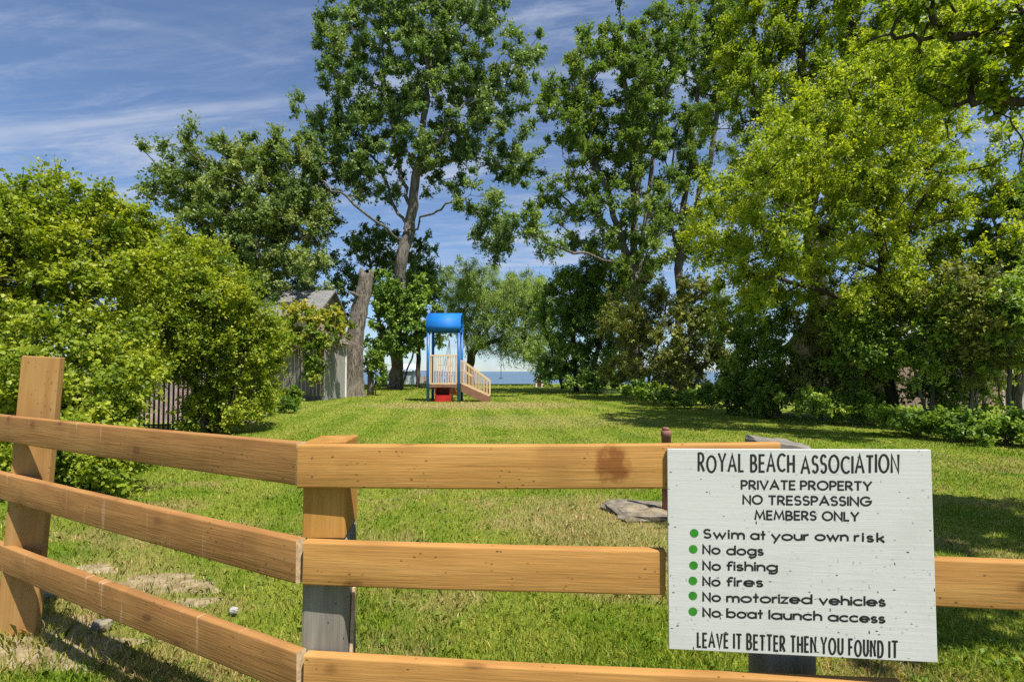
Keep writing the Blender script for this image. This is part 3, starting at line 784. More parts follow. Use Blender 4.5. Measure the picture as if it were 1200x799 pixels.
LOW = [
 ('dark low bush at the lawn rim behind the rusty post', 850, 16.6, [(850, 462, 36, 16), (880, 470, 30, 14)], 'shade', 0.4),
 ('pale green sapling catching sunlight at the dark hedge foot', 897, 15.2, [(897, 455, 9, 30), (893, 478, 10, 10)], 'fern', 0.8),
 ('dark low bush under the lime tree, left of the leafy green patch', 975, 13.4, [(975, 475, 44, 16), (1010, 485, 30, 14), (935, 470, 26, 14)], 'shade', 0.45),
 ('leafy green patch right of the lime tree trunk', 1072, 11.0, [(1072, 496, 16, 10), (1046, 490, 12, 8)], 'shade', 0.45),
 ('dim creeping bush between two leafy green patches', 1115, 10.2, [(1108, 500, 16, 11), (1138, 504, 20, 8)], 'shade', 0.3),
 ('broad leafy patch at the right rim under the sparse tree', 1175, 9.4, [(1184, 508, 16, 12), (1212, 506, 24, 20), (1150, 516, 14, 6)], 'shade', 0.4),
 ('dark low bush at the foot of the evergreen thicket', 700, 29.5, [(700, 448, 34, 12), (735, 455, 28, 12), (670, 445, 24, 10)], 'dense', 0.45),
 ('dark low bush between the bronze shrub and the lawn', 800, 19.2, [(790, 462, 32, 12), (825, 468, 30, 13), (755, 458, 24, 12)], 'shade', 0.35),
]
for i, (lab, px, d, lobs, mt, tc_) in enumerate(LOW):
    plant('low_bush', lab, 'bush', at(px, d), [[(px, 500, d), (px + 3, 480, d), (px, 470, d)]], lobs, d, 0.6, 40, 0.32, 10, 12, (0.085 if d < 14 else 0.12, 0.6), (LM[mt], M['bark_dark']), 0.03, 60 + i,
          group='low bushes along the right lawn rim', tintc=tc_, minr=0.006, twig=False)

# --- left hedge
plant('corner_hedge', 'huge bright green shrub filling the left behind the tall plank', 'bush', at(20, 7.4),
      [[(20, 560), (30, 480), (40, 380), (50, 290)], [(10, 560), (-40, 460), (-60, 330)], [(30, 560), (90, 480), (120, 360)], [(30, 540), (150, 400, 7.8), (170, 320, 8.2)]],
      [(30, 300, 80, 70, 7.2), (110, 330, 80, 70, 7.6), (-60, 330, 80, 90, 7), (30, 420, 90, 70, 6.8), (120, 430, 46, 50, 6.8), (90, 520, 50, 50, 6.0, .5, .45), (40, 540, 60, 50, 5.9, .5, .45), (-60, 480, 70, 80, 6.4),
       (130, 545, 26, 34, 5.8, .35, .5), (60, 250, 60, 34, 7.6), (150, 280, 46, 40, 8.2), (185, 300, 34, 36, 8.6), (110, 255, 40, 28, 7.8), (0, 245, 50, 32, 7.4), (-90, 270, 60, 50, 7.4), (135, 470, 18, 44, 6.6, .4), (127, 226, 6, 14, 7.6, .2), (62, 214, 8, 10, 7.5, .2), (178, 262, 8, 14, 8.4, .2), (140, 400, 40, 40, 7.6)],
      7.2, 0.9, 720, 0.36, 13, 20, (0.044, 0.85), (LM['hedge'], M['bark_dark']), 0.09, 51, shape='lobed', tintc=0.55, tvar=0.18, up=0.35, minr=0.006)
plant('long_hedge', 'bright green shrub bulging over the black picket fence toward the shed', 'bush', at(250, 11.6),
      [[(250, 500), (250, 430), (245, 350)], [(260, 500), (285, 430), (300, 370)], [(240, 500), (215, 420), (200, 330)]],
      [(200, 330, 56, 46, 10.8), (255, 350, 48, 46, 11), (296, 388, 30, 40, 11.6), (190, 385, 56, 50, 10.6), (250, 410, 48, 46, 11), (300, 430, 26, 44, 12), (265, 470, 36, 28, 11.6), (232, 308, 36, 24, 11.2), (205, 430, 30, 22, 10.8), (314, 405, 12, 36, 12.4), (285, 480, 26, 18, 11.6), (238, 470, 22, 36, 11.2, .4), (165, 425, 34, 24, 10.4)],
      11, 0.9, 600, 0.42, 13, 20, (0.052, 0.8), (LM['hedge'], M['bark_dark']), 0.08, 52, shape='lobed', tintc=0.5, tvar=0.18, up=0.35, minr=0.007)
plant('vine', 'yellow green vine heaped over the roof of the grey shed', 'vine', at(350, 24.6),
      [[(350, 470), (352, 420), (355, 385)], [(362, 470), (372, 430), (378, 395)], [(345, 470), (335, 430), (332, 390)]],
      [(345, 372, 22, 18), (378, 378, 26, 16), (398, 384, 14, 12), (335, 395, 18, 22), (366, 428, 11, 34, 23.6, .3, .05), (345, 462, 18, 12, 23.4, .4, .1), (372, 400, 20, 10, 23.8, .5, .3), (388, 368, 14, 12), (396, 374, 12, 10, 26), (352, 362, 18, 12, 26), (375, 392, 22, 8, 23.6, .4, .2), (345, 398, 16, 8, 23.6, .4, .2)],
      24.5, 1.0, 120, 0.42, 10, 15, (0.13, 0.7), (LM['vine'], M['bark']), 0.05, 53, tintc=0.55, tvar=0.28, minr=0.012)
vroot = [o for o in COL.objects if o.name == 'vine'][0]
mb = MB(); rs = np.random.RandomState(21)
for i in range(70):
    t0 = rs.rand(); a = Vector((P(336, 435, 24.3).x, 25.1, P(360, 399, 24.3).z)).lerp(Vector((P(406, 435, 24.3).x, 24.25, P(360, 397, 24.3).z)), t0)
    a += Vector(rs.normal(0, .12, 3)); pts = [a]; dv = Vector((rs.choice([-1, 1]) * .13, rs.normal(0, .08), rs.normal(.02, .10)))
    for k in range(5):
        dv += Vector(rs.normal(0, .06, 3)); dv.z -= .035; pts.append(pts[-1] + dv)
    mb.tube(pts, [.022, .02, .018, .014, .011, .007], 4, cap=False)
part('dead_stem', mb, flat('dead_stem', (0.23, 0.175, 0.12), 0.9, 0.3, 9), vroot)
plant('rim_weed', 'leafy weeds at the foot of the bright shrub beside the shed', 'weeds', at(300, 14.5),
      [[(300, 500), (300, 480), (298, 470)]], [(290, 490, 24, 14), (330, 478, 22, 12, 17), (308, 470, 16, 22, 16)], 14.8, 0.7, 60, 0.3, 9, 12, (0.085, 0.6), (LM['fern'], M['bark_dark']), 0.02, 54, minr=0.006, twig=False, tintc=0.45)
plant('post_shrub', 'small sunlit shrub growing over the weathered stump right of the snag', 'bush', at(440, 29.6),
      [[(440, 460), (440, 440), (438, 420)]], [(440, 420, 11, 12), (434, 430, 8, 10), (446, 440, 9, 12)], 29.4, 0.5, 40, 0.32, 9, 13, (0.11, 0.7), (LM['fern'], M['bark_dark']), 0.03, 55, minr=0.008, twig=False, tintc=0.7)

# ------------------------------------------------------------------ dead snag
mb = MB(); rs = np.random.RandomState(3)
pts = [P(410, 466, 28.6), P(412, 440, 28.6), P(417, 400, 28.6), P(422, 360, 28.6), P(427, 335, 28.6), P(429, 321, 28.6)]
pts[0].z = -0.1
pl = resample(pts, 0.22)
n = 18
ringsv = []
for i, p in enumerate(pl):
    tt = i / (len(pl) - 1); r = 0.55 * (1 - tt) + 0.36 * tt + 0.26 * max(0, 1 - tt * 6) ** 2
    ring = []
    for k in range(n):
        th = 2 * math.pi * k / n
        rr = r * (1 + 0.09 * math.sin(5 * th + tt * 3) + 0.12 * math.sin(3 * th - tt * 6 + 1) + 0.07 * math.sin(9 * tt + th) + rs.normal(0, 0.045))
        ring.append((p.x + rr * math.cos(th), p.y + rr * math.sin(th), p.z + (rs.normal(0, 0.22) if i == len(pl) - 1 else 0)))
    ringsv += ring
fs = [(i * n + k, i * n + (k + 1) % n, (i + 1) * n + (k + 1) % n, (i + 1) * n + k) for i in range(len(pl) - 1) for k in range(n)]
fs.append(tuple((len(pl) - 1) * n + k for k in range(n)))
mb.add(ringsv, fs, True)
root = thing('dead_tree', (pts[0].x, 28.6, 0), 'dead grey brown tree trunk broken off at the top beside the shed', 'dead tree')
part('trunk', mb, M['snag'], root)
mb = MB(); mb.tube([P(420, 348, 28.4), P(414, 344, 28.0), P(410, 342, 27.8)], [0.14, 0.10, 0.06], 7)
part('limb_stub', mb, M['snag'], root)

# ------------------------------------------------------------------ shed, houses, fences beyond the lawn
sh = thing('garden_shed', P(365, 470, 25.5), 'weathered grey board shed half buried in vine', 'shed')
x0, x1, x2 = P(322, 435, 25.6).x, P(380, 435, 24.6).x, P(406, 435, 27.6).x
mb = MB(); zt = P(380, 400, 24.6).z
def boardwall(mb, a, b, zt, wd=0.21, gap=0.03, th=0.03):
    a, b = Vector((a[0], a[1], 0)), Vector((b[0], b[1], 0)); L = (b - a).length; d = (b - a) / L; nn = Vector((d.y, -d.x, 0))
    k = int(L / wd); rs2 = random.Random(5)
    for i in range(k):
        c = a + d * ((i + .5) * L / k)
        off = nn * rs2.uniform(0, 0.008); zz2 = zt + rs2.uniform(-.02, .02)
        ang = math.atan2(d.y, d.x)
        mb.box(c + off + Vector((0, 0, zz2 / 2 - .05)), (L / k - gap, th, zz2 + .1), Matrix.Rotation(ang, 3, 'Z'))
boardwall(mb, (x0, 25.4), (x1, 24.6), zt)
part('front_wall', mb, M['grey_wood'], sh)
mb = MB(); boardwall(mb, (x1 + .02, 24.6), (x2, 27.4), zt)
part('side_wall', mb, M['pale_board'], sh)['label'] = 'pale grey side wall of upright boards'
mb = MB(); mb.bar((x2 + .02, 27.4, 0), (x2 + .02, 27.4, zt), .10, .10); part('corner_board', mb, M['white'], sh)
mb = MB()
mb.add([(x0 - .2, 25.1, zt), (x1 + .15, 24.35, zt), (x2 + .3, 27.6, zt), (x0 - .2, 28.6, zt), (x0 - .2, 26.8, zt + .75), (x2 - .9, 26.4, zt + .75)], [(0, 1, 5, 4), (1, 2, 5), (2, 3, 4, 5), (3, 0, 4), (3, 2, 1, 0)])
part('roof', mb, flat('old_roof', (0.16, 0.13, 0.10), 0.95, 0.3, 5, 0.02), sh)

def house(name, label, xa, xb, ya, yb, eave, ridge, wallm, roofm, axis='X', wins=()):
    r_ = thing(name, ((xa + xb) / 2, ya, 0), label, 'house')
    mb = MB()
    if axis == 'X':
        ym = (ya + yb) / 2
        mb.add([(xa, ya, -.2), (xb, ya, -.2), (xb, yb, -.2), (xa, yb, -.2), (xa, ya, eave), (xb, ya, eave), (xb, yb, eave), (xa, yb, eave), (xa, ym, ridge - .12), (xb, ym, ridge - .12)],
               [(0, 1, 5, 4), (1, 2, 6, 9, 5), (2, 3, 7, 6), (3, 0, 4, 8, 7)])
        w_ = part('wall', mb, wallm, r_)
        mb = MB(); o = .35; th = .12
        sl = (ridge - eave) / (ym - ya)
        for (yy, s) in ((ya - o, 1), (yb + o, -1)):
            ze = eave - o * sl + .02
            mb.add([(xa - o, yy, ze), (xb + o, yy, ze), (xb + o, ym, ridge), (xa - o, ym, ridge), (xa - o, yy, ze + th), (xb + o, yy, ze + th), (xb + o, ym, ridge + th), (xa - o, ym, ridge + th)],
                   [(0, 1, 2, 3), (4, 5, 6, 7), (0, 1, 5, 4), (1, 2, 6, 5), (0, 3, 7, 4)])
        part('roof', mb, roofm, r_)
    for (wx, wz, ww, wh) in wins:
        mb = MB()
        for (cx, cz, sx, sz) in ((wx, wz + wh / 2, ww + .14, .07), (wx, wz - wh / 2, ww + .14, .07), (wx - ww / 2, wz, .07, wh - .07), (wx + ww / 2, wz, .07, wh - .07), (wx, wz, .04, wh - .07)):
            mb.box((cx, ya - .03, cz), (sx, .08, sz))
        f_ = part('window', mb, M['white'], r_)
        mb = MB(); mb.box((wx, ya - .012, wz), (ww - .08, .02, wh - .08)); part('pane', mb, M['glass'], f_)
    return r_
def shingle_mat():
    m, t, p = newmat('roof_shingle')
    v = objvec(t, False)
    br = N(t, 'ShaderNodeTexBrick'); setin(br, Scale=1.0, Mortar_Size=0.02, Brick_Width=0.6, Row_Height=0.22)
    br.inputs['Color1'].default_value = (0.145, 0.143, 0.14, 1); br.inputs['Color2'].default_value = (0.20, 0.195, 0.19, 1); br.inputs['Mortar'].default_value = (0.10, 0.10, 0.10, 1)
    t.links.new(v, br.inputs['Vector']); t.links.new(br.outputs[0], p.inputs['Base Color']); p.inputs['Roughness'].default_value = 0.9
    return m
sm_ = shingle_mat()
pa, pb = P(318, 360, 33), P(386, 342, 36)
house('house', 'neighbouring house whose grey shingle roof shows above the vine', P(300, 435, 33).x, pb.x + .1, 33, 39, P(300, 368, 33).z, pb.z, M['siding'], sm_)
rw = P(1050, 435, 21).x
house('brick_house', 'tan house glimpsed through the trees on the right', rw, rw + 12, 21, 29, 2.6, 5.2, flat('tan_brick', (0.22, 0.15, 0.115), 0.9, 0.2, 3), M['shingle'], wins=((rw + 2.4, 1.45, 1.3, 1.1), (rw + 5.2, 1.45, 1.0, 1.1)))
# pale picket panel at the right rim
pf = thing('picket_panel', P(1195, 475, 13.6), 'pale picket panel behind the trees at the right rim', 'fence')
a, b = P(1176, 472, 14), P(1290, 478, 13.4)
mb = MB(); k = 26
for i in range(k):
    c = Vector((a.x, 14, 0)).lerp(Vector((b.x, 13.4, 0)), i / (k - 1)); mb.box((c.x, c.y, .55), (.06, .02, 1.1))
part('picket', mb, flat('pale_pickets', (0.50, 0.44, 0.38), 0.7, 0.15, 5), pf)
mb = MB()
for z in (.25, .9): mb.bar((a.x - .05, 14.03, z), (b.x + .05, 13.43, z), .03, .07)
part('fence_rail', mb, flat('pale_rails', (0.45, 0.40, 0.35), 0.7, 0.15, 5), pf)
# black metal picket fence behind the left hedge
bf = thing('metal_fence', P(150, 505, 11.6), 'black metal picket fence showing through gaps in the left shrubs', 'fence')
a, b = Vector((-13.2, 10.4, 0)), Vector((-7.15, 12.0, 0)); L = (b - a).length; k = int(L / 0.095)
mb = MB()
for i in range(k + 1):
    c = a.lerp(b, i / k); mb.box((c.x, c.y, .68), (.03, .03, 1.3))
part('picket', mb, M['black'], bf)
mb = MB()
for z in (.18, 1.22): mb.bar((a.x, a.y, z), (b.x, b.y, z), .03, .035)
part('fence_rail', mb, M['black'], bf)
for i in range(4):
    mb = MB(); c = a.lerp(b, i / 3) + Vector((0, 0.05, 0)); mb.box((c.x, c.y, .72), (.06, .06, 1.5)); part('post', mb, M['black'], bf)
mb = MB(); mb.box((-11.2, 13.9, .6), (8.4, .25, 1.3))
pw = top('garden_wall', mb, M['pinkwall'], 'low pinkish wall behind the black picket fence', 'wall', org=(-11.2, 13.9, 0))

# small things by the lake
def oldpost(label, px, py, d, h, r, name='stump'):
    p = P(px, py, d); mb = MB()
    zz3 = float(gz(p.x, d))
    mb.tube([(p.x, d, zz3 - .1), (p.x + .01, d, zz3 + h * .5), (p.x + .02, d, zz3 + h)], [r * 1.08, r, r * .95], 9)
    return top(name, mb, M['grey_wood'], label, 'post', org=(p.x, d, zz3))
oldpost('weathered wooden stump under the small sunlit shrub', 434, 458, 29.8, 1.35, .19)
bh = thing('boat_shed', P(474, 448, 57), 'tiny pale blue shed by the water left of the play tower', 'shed')
c = P(475, 440, 56)
mb = MB(); mb.box((c.x, 57, -.3), (1.7, 1.6, 3.4)); part('wall', mb, M['paleboat'], bh)
mb = MB(); z = 1.4
mb.add([(c.x - 1.05, 56, z), (c.x + 1.05, 56, z), (c.x + 1.05, 58, z), (c.x - 1.05, 58, z), (c.x - 1.05, 57, z + .8), (c.x + 1.05, 57, z + .8)], [(0, 1, 5, 4), (2, 3, 4, 5), (1, 2, 5), (3, 0, 4), (3, 2, 1, 0)])
part('roof', mb, M['paleboat'], bh)
mb = MB(); mb.box((c.x - .3, 56.17, .35), (.6, .06, 1.9)); part('door', mb, flat('grey_door', (.2, .22, .25), .6), bh)
nb = thing('notice_box', P(630, 452, 44), 'small white box with dark red front on a leaning strut by the lake', 'box')
c = P(632, 447, 44)
mb = MB(); mb.box((c.x, 44, .55), (.62, .35, 1.25)); part('body', mb, M['white'], nb, .01)
mb = MB(); mb.box((c.x, 43.8, .42), (.34, .06, .62)); part('panel', mb, flat('dark_red', (.16, .03, .025), .5), nb)
mb = MB(); mb.bar((c.x - .7, 44, -.02), (c.x - .25, 44, .65), .06, .06); part('strut', mb, M['grey_wood'], nb)
# rope hanging from the willow
mb = MB(); a = P(587, 392, 50); b = P(587, 444, 50)
mb.tube([a, a.lerp(b, .5) + Vector((.03, 0, 0)), b], .028, 6)
rp = thing('rope_swing', (b.x, 50, b.z), 'rope with a knotted stick hanging from the willow over the water', 'rope swing')
part('rope', mb, M['rope'], rp)
mb = MB(); mb.bar((b.x - .22, 50, b.z + .06), (b.x + .22, 50, b.z + .06), .06, .06); part('stick', mb, M['bark_dark'], rp)
# folded lounge chair frame left of the tower
fc = thing('lawn_chair', P(495, 449, 43), 'small grey lawn chair left of the play tower under the thin tree', 'chair')
c = P(495, 449, 43)
mb = MB(); mb.box((c.x, 43, .36), (.55, .5, .04)); part('seat', mb, M['grey_wood'], fc)
mb = MB(); mb.add([(c.x - .27, 43.22, .4), (c.x + .27, 43.22, .4), (c.x + .27, 43.55, .98), (c.x - .27, 43.55, .98), (c.x - .27, 43.26, .38), (c.x + .27, 43.26, .38), (c.x + .27, 43.59, .96), (c.x - .27, 43.59, .96)],
                  [(0, 1, 2, 3), (7, 6, 5, 4), (0, 4, 5, 1), (2, 6, 7, 3), (1, 5, 6, 2), (0, 3, 7, 4)]); part('backrest', mb, M['grey_wood'], fc)
for sx in (-.25, .25):
    for sy in (-.22, .22):
        mb = MB(); mb.box((c.x + sx, 43 + sy, .16), (.05, .05, .4)); part('leg', mb, M['grey_wood'], fc)

# ------------------------------------------------------------------ play tower
D = 23.3
pxm = D / F
X0, X1 = P(501.5, 435, D).x, P(537.5, 435, D).x
pg = thing('play_tower', ((X0 + X1) / 2, D, 0), 'blue and tan playground tower with barrel roof and side stairs', 'playground tower')
DB = D + 1.45
zr0, zr1 = P(520, 387, D).z, P(520, 365, D).z
for xx in (X0, X1):
    for yy in (D, DB):
        mb = MB(); g = float(gz(xx, yy)); mb.tube([(xx, yy, g - .1), (xx, yy, zr0 + .06)], .068, 12); part('post', mb, M['blue'], pg)
mb = MB(); n = 20; ym = (D + DB) / 2; hr = (DB - D) / 2 + .12
prof = [(ym - hr * math.cos(math.pi * i / n), zr0 + (zr1 - zr0) * math.sin(math.pi * i / n) ** .8) for i in range(n + 1)]
xa, xb = X0 - .09, X1 + .09
vs = []
for (y, z) in prof: vs += [(xa, y, z), (xb, y, z)]
for (y, z) in prof: yy = ym + (y - ym) * .95; vs += [(xa, yy, zr0 + (z - zr0) * .94), (xb, yy, zr0 + (z - zr0) * .94)]
o = 2 * (n + 1); fs = []
for i in range(n):
    fs += [(2 * i, 2 * i + 1, 2 * i + 3, 2 * i + 2), (o + 2 * i, o + 2 * i + 2, o + 2 * i + 3, o + 2 * i + 1), (2 * i, 2 * i + 2, o + 2 * i + 2, o + 2 * i), (2 * i + 1, o + 2 * i + 1, o + 2 * i + 3, 2 * i + 3)]
fs += [(0, o, o + 1, 1), (2 * n, 2 * n + 1, o + 2 * n + 1, o + 2 * n)]
mb.add(vs, fs, True); part('roof', mb, M['roof_blue'], pg)
mb = MB()
for yy in (D, DB): mb.bar((X0, yy, zr0 + .02), (X1, yy, zr0 + .02), .09, .09)
for xx in (X0, X1): mb.bar((xx, D + .05, zr0 + .02), (xx, DB - .05, zr0 + .02), .08, .08)
part('roof_beam', mb, M['blue'], pg)
zp = P(520, 452, D).z; zt = P(520, 416.5, D).z
mb = MB(); mb.box(((X0 + X1) / 2, ym, zp - .02), (X1 - X0 - .13, DB - D + .05, .10)); part('deck', mb, M['brown'], pg)
def guard(p0, p1, z0, z1, k):
    mb = MB()
    mb.bar((*p0, z1), (*p1, z1), .06, .07); mb.bar((*p0, z0), (*p1, z0), .05, .06)
    for i in range(k):
        q = Vector((*p0, 0)).lerp(Vector((*p1, 0)), (i + .5) / k); mb.tube([(q.x, q.y, z0 + .03), (q.x, q.y, z1 - .035)], .022, 6, cap=False)
    mb.bar((*p0, z0), (*p0, z1), .05, .05, Vector((0, 1, 0))); mb.bar((*p1, z0), (*p1, z1), .05, .05, Vector((0, 1, 0)))
    return mb
part('guard_rail', guard((X0 + .09, D), (X1 - .09, D), zp + .1, zt, 11), M['tan'], pg)
part('guard_rail', guard((X0, D + .12), (X0, DB - .12), zp + .1, zt, 8), M['tan'], pg)
# red tunnel base under the deck
mb = MB()
xr0, xr1 = P(509, 460, D).x, P(528, 460, D).x; zr = zp - .08
mb.box((xr0 + .03, D + .55, zr / 2), (.06, .9, zr)); mb.box((xr1 - .03, D + .55, zr / 2), (.06, .9, zr)); mb.box(((xr0 + xr1) / 2, D + .98, zr / 2), (xr1 - xr0 - .12, .06, zr)); mb.box(((xr0 + xr1) / 2, D + .5, .16), (xr1 - xr0 - .12, .85, .3))
part('base_box', mb, M['red'], pg)
# slide at the far side
mb = MB(); mb.add([((X0 + X1) / 2 - .3, DB + .05, zp), ((X0 + X1) / 2 + .3, DB + .05, zp), ((X0 + X1) / 2 + .3, DB + 2.2, .2), ((X0 + X1) / 2 - .3, DB + 2.2, .2),
                   ((X0 + X1) / 2 - .3, DB + .05, zp - .06), ((X0 + X1) / 2 + .3, DB + .05, zp - .06), ((X0 + X1) / 2 + .3, DB + 2.2, .14), ((X0 + X1) / 2 - .3, DB + 2.2, .14)], [(0, 1, 2, 3), (7, 6, 5, 4), (0, 4, 5, 1), (2, 6, 7, 3), (1, 5, 6, 2), (0, 3, 7, 4)])
part('slide', mb, M['red'], pg)
# stairs running down to the right
xs0, xs1 = X1 + .09, P(574, 470, D).x
for yy in (D + .12, D + 1.0):
    st_ = MB(); st_.add([(xs0, yy, zp + .06), (xs1, yy, .22), (xs1, yy, -.06), (xs1 - .22, yy, -.06), (xs0, yy, zp - .26), (xs0, yy + .05, zp + .06), (xs1, yy + .05, .22), (xs1, yy + .05, -.06), (xs1 - .22, yy + .05, -.06), (xs0, yy + .05, zp - .26)],
                     [(0, 1, 2, 3, 4), (9, 8, 7, 6, 5), (0, 5, 6, 1), (1, 6, 7, 2), (3, 8, 9, 4), (2, 7, 8, 3), (4, 9, 5, 0)])
    part('stringer', st_, M['brown'], pg)
    mb = MB(); za, zb = P(541, 422, D).z, P(573, 446, D).z
    mb.bar((xs0, yy + .02, za), (xs1 - .03, yy + .02, zb), .05, .06); mb.bar((xs0, yy + .02, zp + .12), (xs1 - .03, yy + .02, .28), .045, .05)
    k = 10
    for i in range(k + 1):
        t_ = i / k; xx = xs0 + (xs1 - .03 - xs0) * t_
        mb.tube([(xx, yy + .02, zp + .12 + (.28 - zp - .12) * t_), (xx, yy + .02, za + (zb - za) * t_)], .027 if i in (0, k) else .02, 6, cap=False)
    mb.bar((xs0, yy + .02, (za + zp + .12) / 2 + .1), (xs0 + .5, yy + .02, (za + zp + .12) / 2 - .22), .04, .04)
    part('hand_rail', mb, M['tan'], pg)
for i in range(5):
    t_ = (i + .5) / 5; mb = MB(); mb.box((xs0 + (xs1 - xs0) * t_, D + .585, zp * (1 - t_) + .02), (.3, .83, .04)); part('tread', mb, M['brown'], pg)
# pale ropes inside the tower (climbing net)
mb = MB()
for i in range(4): mb.bar((X0 + .35 + i * .2, DB - .02, zp + .1), ((X0 + X1) / 2 + .1, DB - .02, zr0 - .35), .02, .02)
for z in (zp + .5, zp + .95): mb.bar((X0 + .3, DB - .05, z), (X1 - .35, DB - .05, z), .02, .02)
part('climbing_net', mb, M['white'], pg)

# ------------------------------------------------------------------ foreground fence
fn = thing('wooden_fence', (0, 1.75, 0), 'three rail timber fence with bent corner across the foreground', 'fence')
def rail(name, A, B, mat, h=0.14, th=0.038, bow=0.004, seed=0, roll=0.0):
    """A, B: top front edge ends. Local x along the rail, z up its face"""
    A, B = Vector(A), Vector(B); x = (B - A); L = x.length; x.normalize()
    y = Vector((0, 0, 1)).cross(x); y.normalize()
    z = x.cross(y)
    if y.y < 0: y = -y; z = -z
    rng = random.Random(seed)
    r = 0.007; prof = []
    for (cy, cz, a0) in ((th - r, -r, 0), (r, -r, 90), (r, -h + r, 180), (th - r, -h + r, 270)):
        for k in range(4):
            a = R(a0 + k * 30); prof.append((cy + r * math.cos(a), cz + r * math.sin(a)))
    n = len(prof); m_ = max(6, int(L / 0.12)); vs = []; fs = []
    ph = rng.uniform(0, 6)
    for i in range(m_ + 1):
        t_ = i / m_; ox = -L / 2 + L * t_
        b = bow * math.sin(math.pi * t_) ; wv = 0.0018 * math.sin(ph + 7 * t_)
        for (cy, cz) in prof: vs.append((ox, cy + wv + rng.gauss(0, .0002), cz + h / 2 - b + rng.gauss(0, .0003)))
    for i in range(m_):
        for k in range(n): fs.append((i * n + k, i * n + (k + 1) % n, (i + 1) * n + (k + 1) % n, (i + 1) * n + k))
    mb = MB(); mb.add(vs, fs, True)
    mb.add(vs[:n], [tuple(range(n))[::-1]]); mb.add(vs[-n:], [tuple(range(n))])
    me = mb.mesh(name); o = link(name, me, mat, fn)
    me.materials.append(M['cut_end'])
    me.polygons[-1].material_index = 1; me.polygons[-2].material_index = 1
    c = (A + B) / 2 - z * (h / 2)
    Mx = Matrix.Identity(4)
    for i in range(3): Mx[i][0] = x[i]; Mx[i][1] = y[i]; Mx[i][2] = z[i]; Mx[i][3] = c[i]
    Mx = Matrix.Translation(-Vector(fn.location)) @ Mx
    o.matrix_local = Mx
    return o
dl = 1.672
def leftrail(y0, y1, seed):
    a = P(0, y0, 2.8); b = P(347, y1, dl + .005)
    a2 = b + (a - b) * 1.22
    return rail('rail', a2, b, M['rail_old'], seed=seed)
leftrail(486, 518.5, 1)['label'] = 'scuffed top rail of the angled bay'
leftrail(554, 633, 2)['label'] = 'scuffed middle rail of the angled bay'
leftrail(638, 764.5, 3)['label'] = 'scuffed bottom rail of the angled bay'
rail('rail', P(348, 521, dl), P(915, 519, 1.62), M['rail_stain'], seed=4)['label'] = 'long top rail with a dark brown stain'
rail('rail', P(356, 634, dl), P(780, 645, 1.645), M['rail'], seed=5)
rail('rail', P(884, 646, 1.615), P(1320, 662, 1.475), M['rail'], seed=6)
rail('rail', P(356, 768, dl), P(1060, 802, 1.56), M['rail'], seed=7)
def nail(px, py, d):
    q = P(px, py, d); mb = MB(); mb.tube([(q.x, q.y + .004, q.z), (q.x, q.y - .0012, q.z)], [.0034, .0030], 8); part('nail', mb, M['rust'], fn)
for (px, py, d) in ((366, 536, dl), (366, 558, dl), (371, 650, dl), (372, 676, dl), (371, 783, dl), (402, 549, dl + .0005), (893, 523.8, 1.6255)): nail(px, py, d)
# corner post: fresh upper block scarfed onto an old grey post
pX0, pX1 = P(355, 520, 1.715).x, P(405, 520, 1.715).x
zt = P(380, 516.5, 1.715).z; zs = P(380, 632, 1.715).z
mb = MB(); cx = (pX0 + pX1) / 2; wdt = pX1 - pX0
mb.add([(pX0, 1.715, zs), (pX1, 1.715, zs), (pX1, 1.858, zs + .035), (pX0, 1.858, zs + .035), (pX0 + .002, 1.715, zt - .004), (pX1, 1.715, zt), (pX1, 1.858, zt + .004), (pX0 + .004, 1.858, zt)],
       [(0, 3, 2, 1), (4, 5, 6, 7), (0, 1, 5, 4), (1, 2, 6, 5), (2, 3, 7, 6), (3, 0, 4, 7)])
cp = part('post', mb, M['post'], fn, .006); cp['label'] = 'square corner post with a fresh timber top'
mb = MB(); zs2 = zs - .004
mb.add([(pX0 - .004, 1.717, -.3), (pX1 + .003, 1.717, -.3), (pX1 + .003, 1.862, -.3), (pX0 - .004, 1.862, -.3), (pX0 + .001, 1.717, zs2), (pX1 - .001, 1.717, zs2), (pX1 - .001, 1.859, zs2 + .035), (pX0 + .001, 1.859, zs2 + .035)],
       [(0, 3, 2, 1), (4, 5, 6, 7), (0, 1, 5, 4), (1, 2, 6, 5), (2, 3, 7, 6), (3, 0, 4, 7)])
part('old_post_base', mb, M['grey_wood'], cp, .012)['label'] = 'weathered grey lower post'
mb = MB(); a = P(404, 690, 1.73); mb.bar(Vector((pX1 + .008, 1.80, zs - .19)), Vector((pX1 + .010, 1.765, zs - .42)), .010, .014); part('splinter', mb, M['cut_end'], cp)
# tall plank post at the far left
a = P(43.5, 417.5, 2.78); b = P(13, 745, 2.76)
x = Vector((1.0, 0.03, 0)).normalized(); zdir = (a - b).normalized(); y = zdir.cross(x).normalized(); x = y.cross(zdir)
Lh = (a - b).length + .3; wd_ = .205; th_ = .04
mb = MB(); mb.box((0, 0, 0), (wd_, th_, Lh))
me = mb.mesh('plank_post'); o = link('plank_post', me, M['plank'], fn); o['label'] = 'wide upright plank rising above the rails'
Mx = Matrix.Identity(4); c = a - zdir * (Lh / 2) + y * 0.04
for i in range(3): Mx[i][0] = x[i]; Mx[i][1] = y[i]; Mx[i][2] = zdir[i]; Mx[i][3] = c[i]
o.matrix_local = Matrix.Translation(-Vector(fn.location)) @ Mx
bv = o.modifiers.new('bevel', 'BEVEL'); bv.width = .005; bv.segments = 2
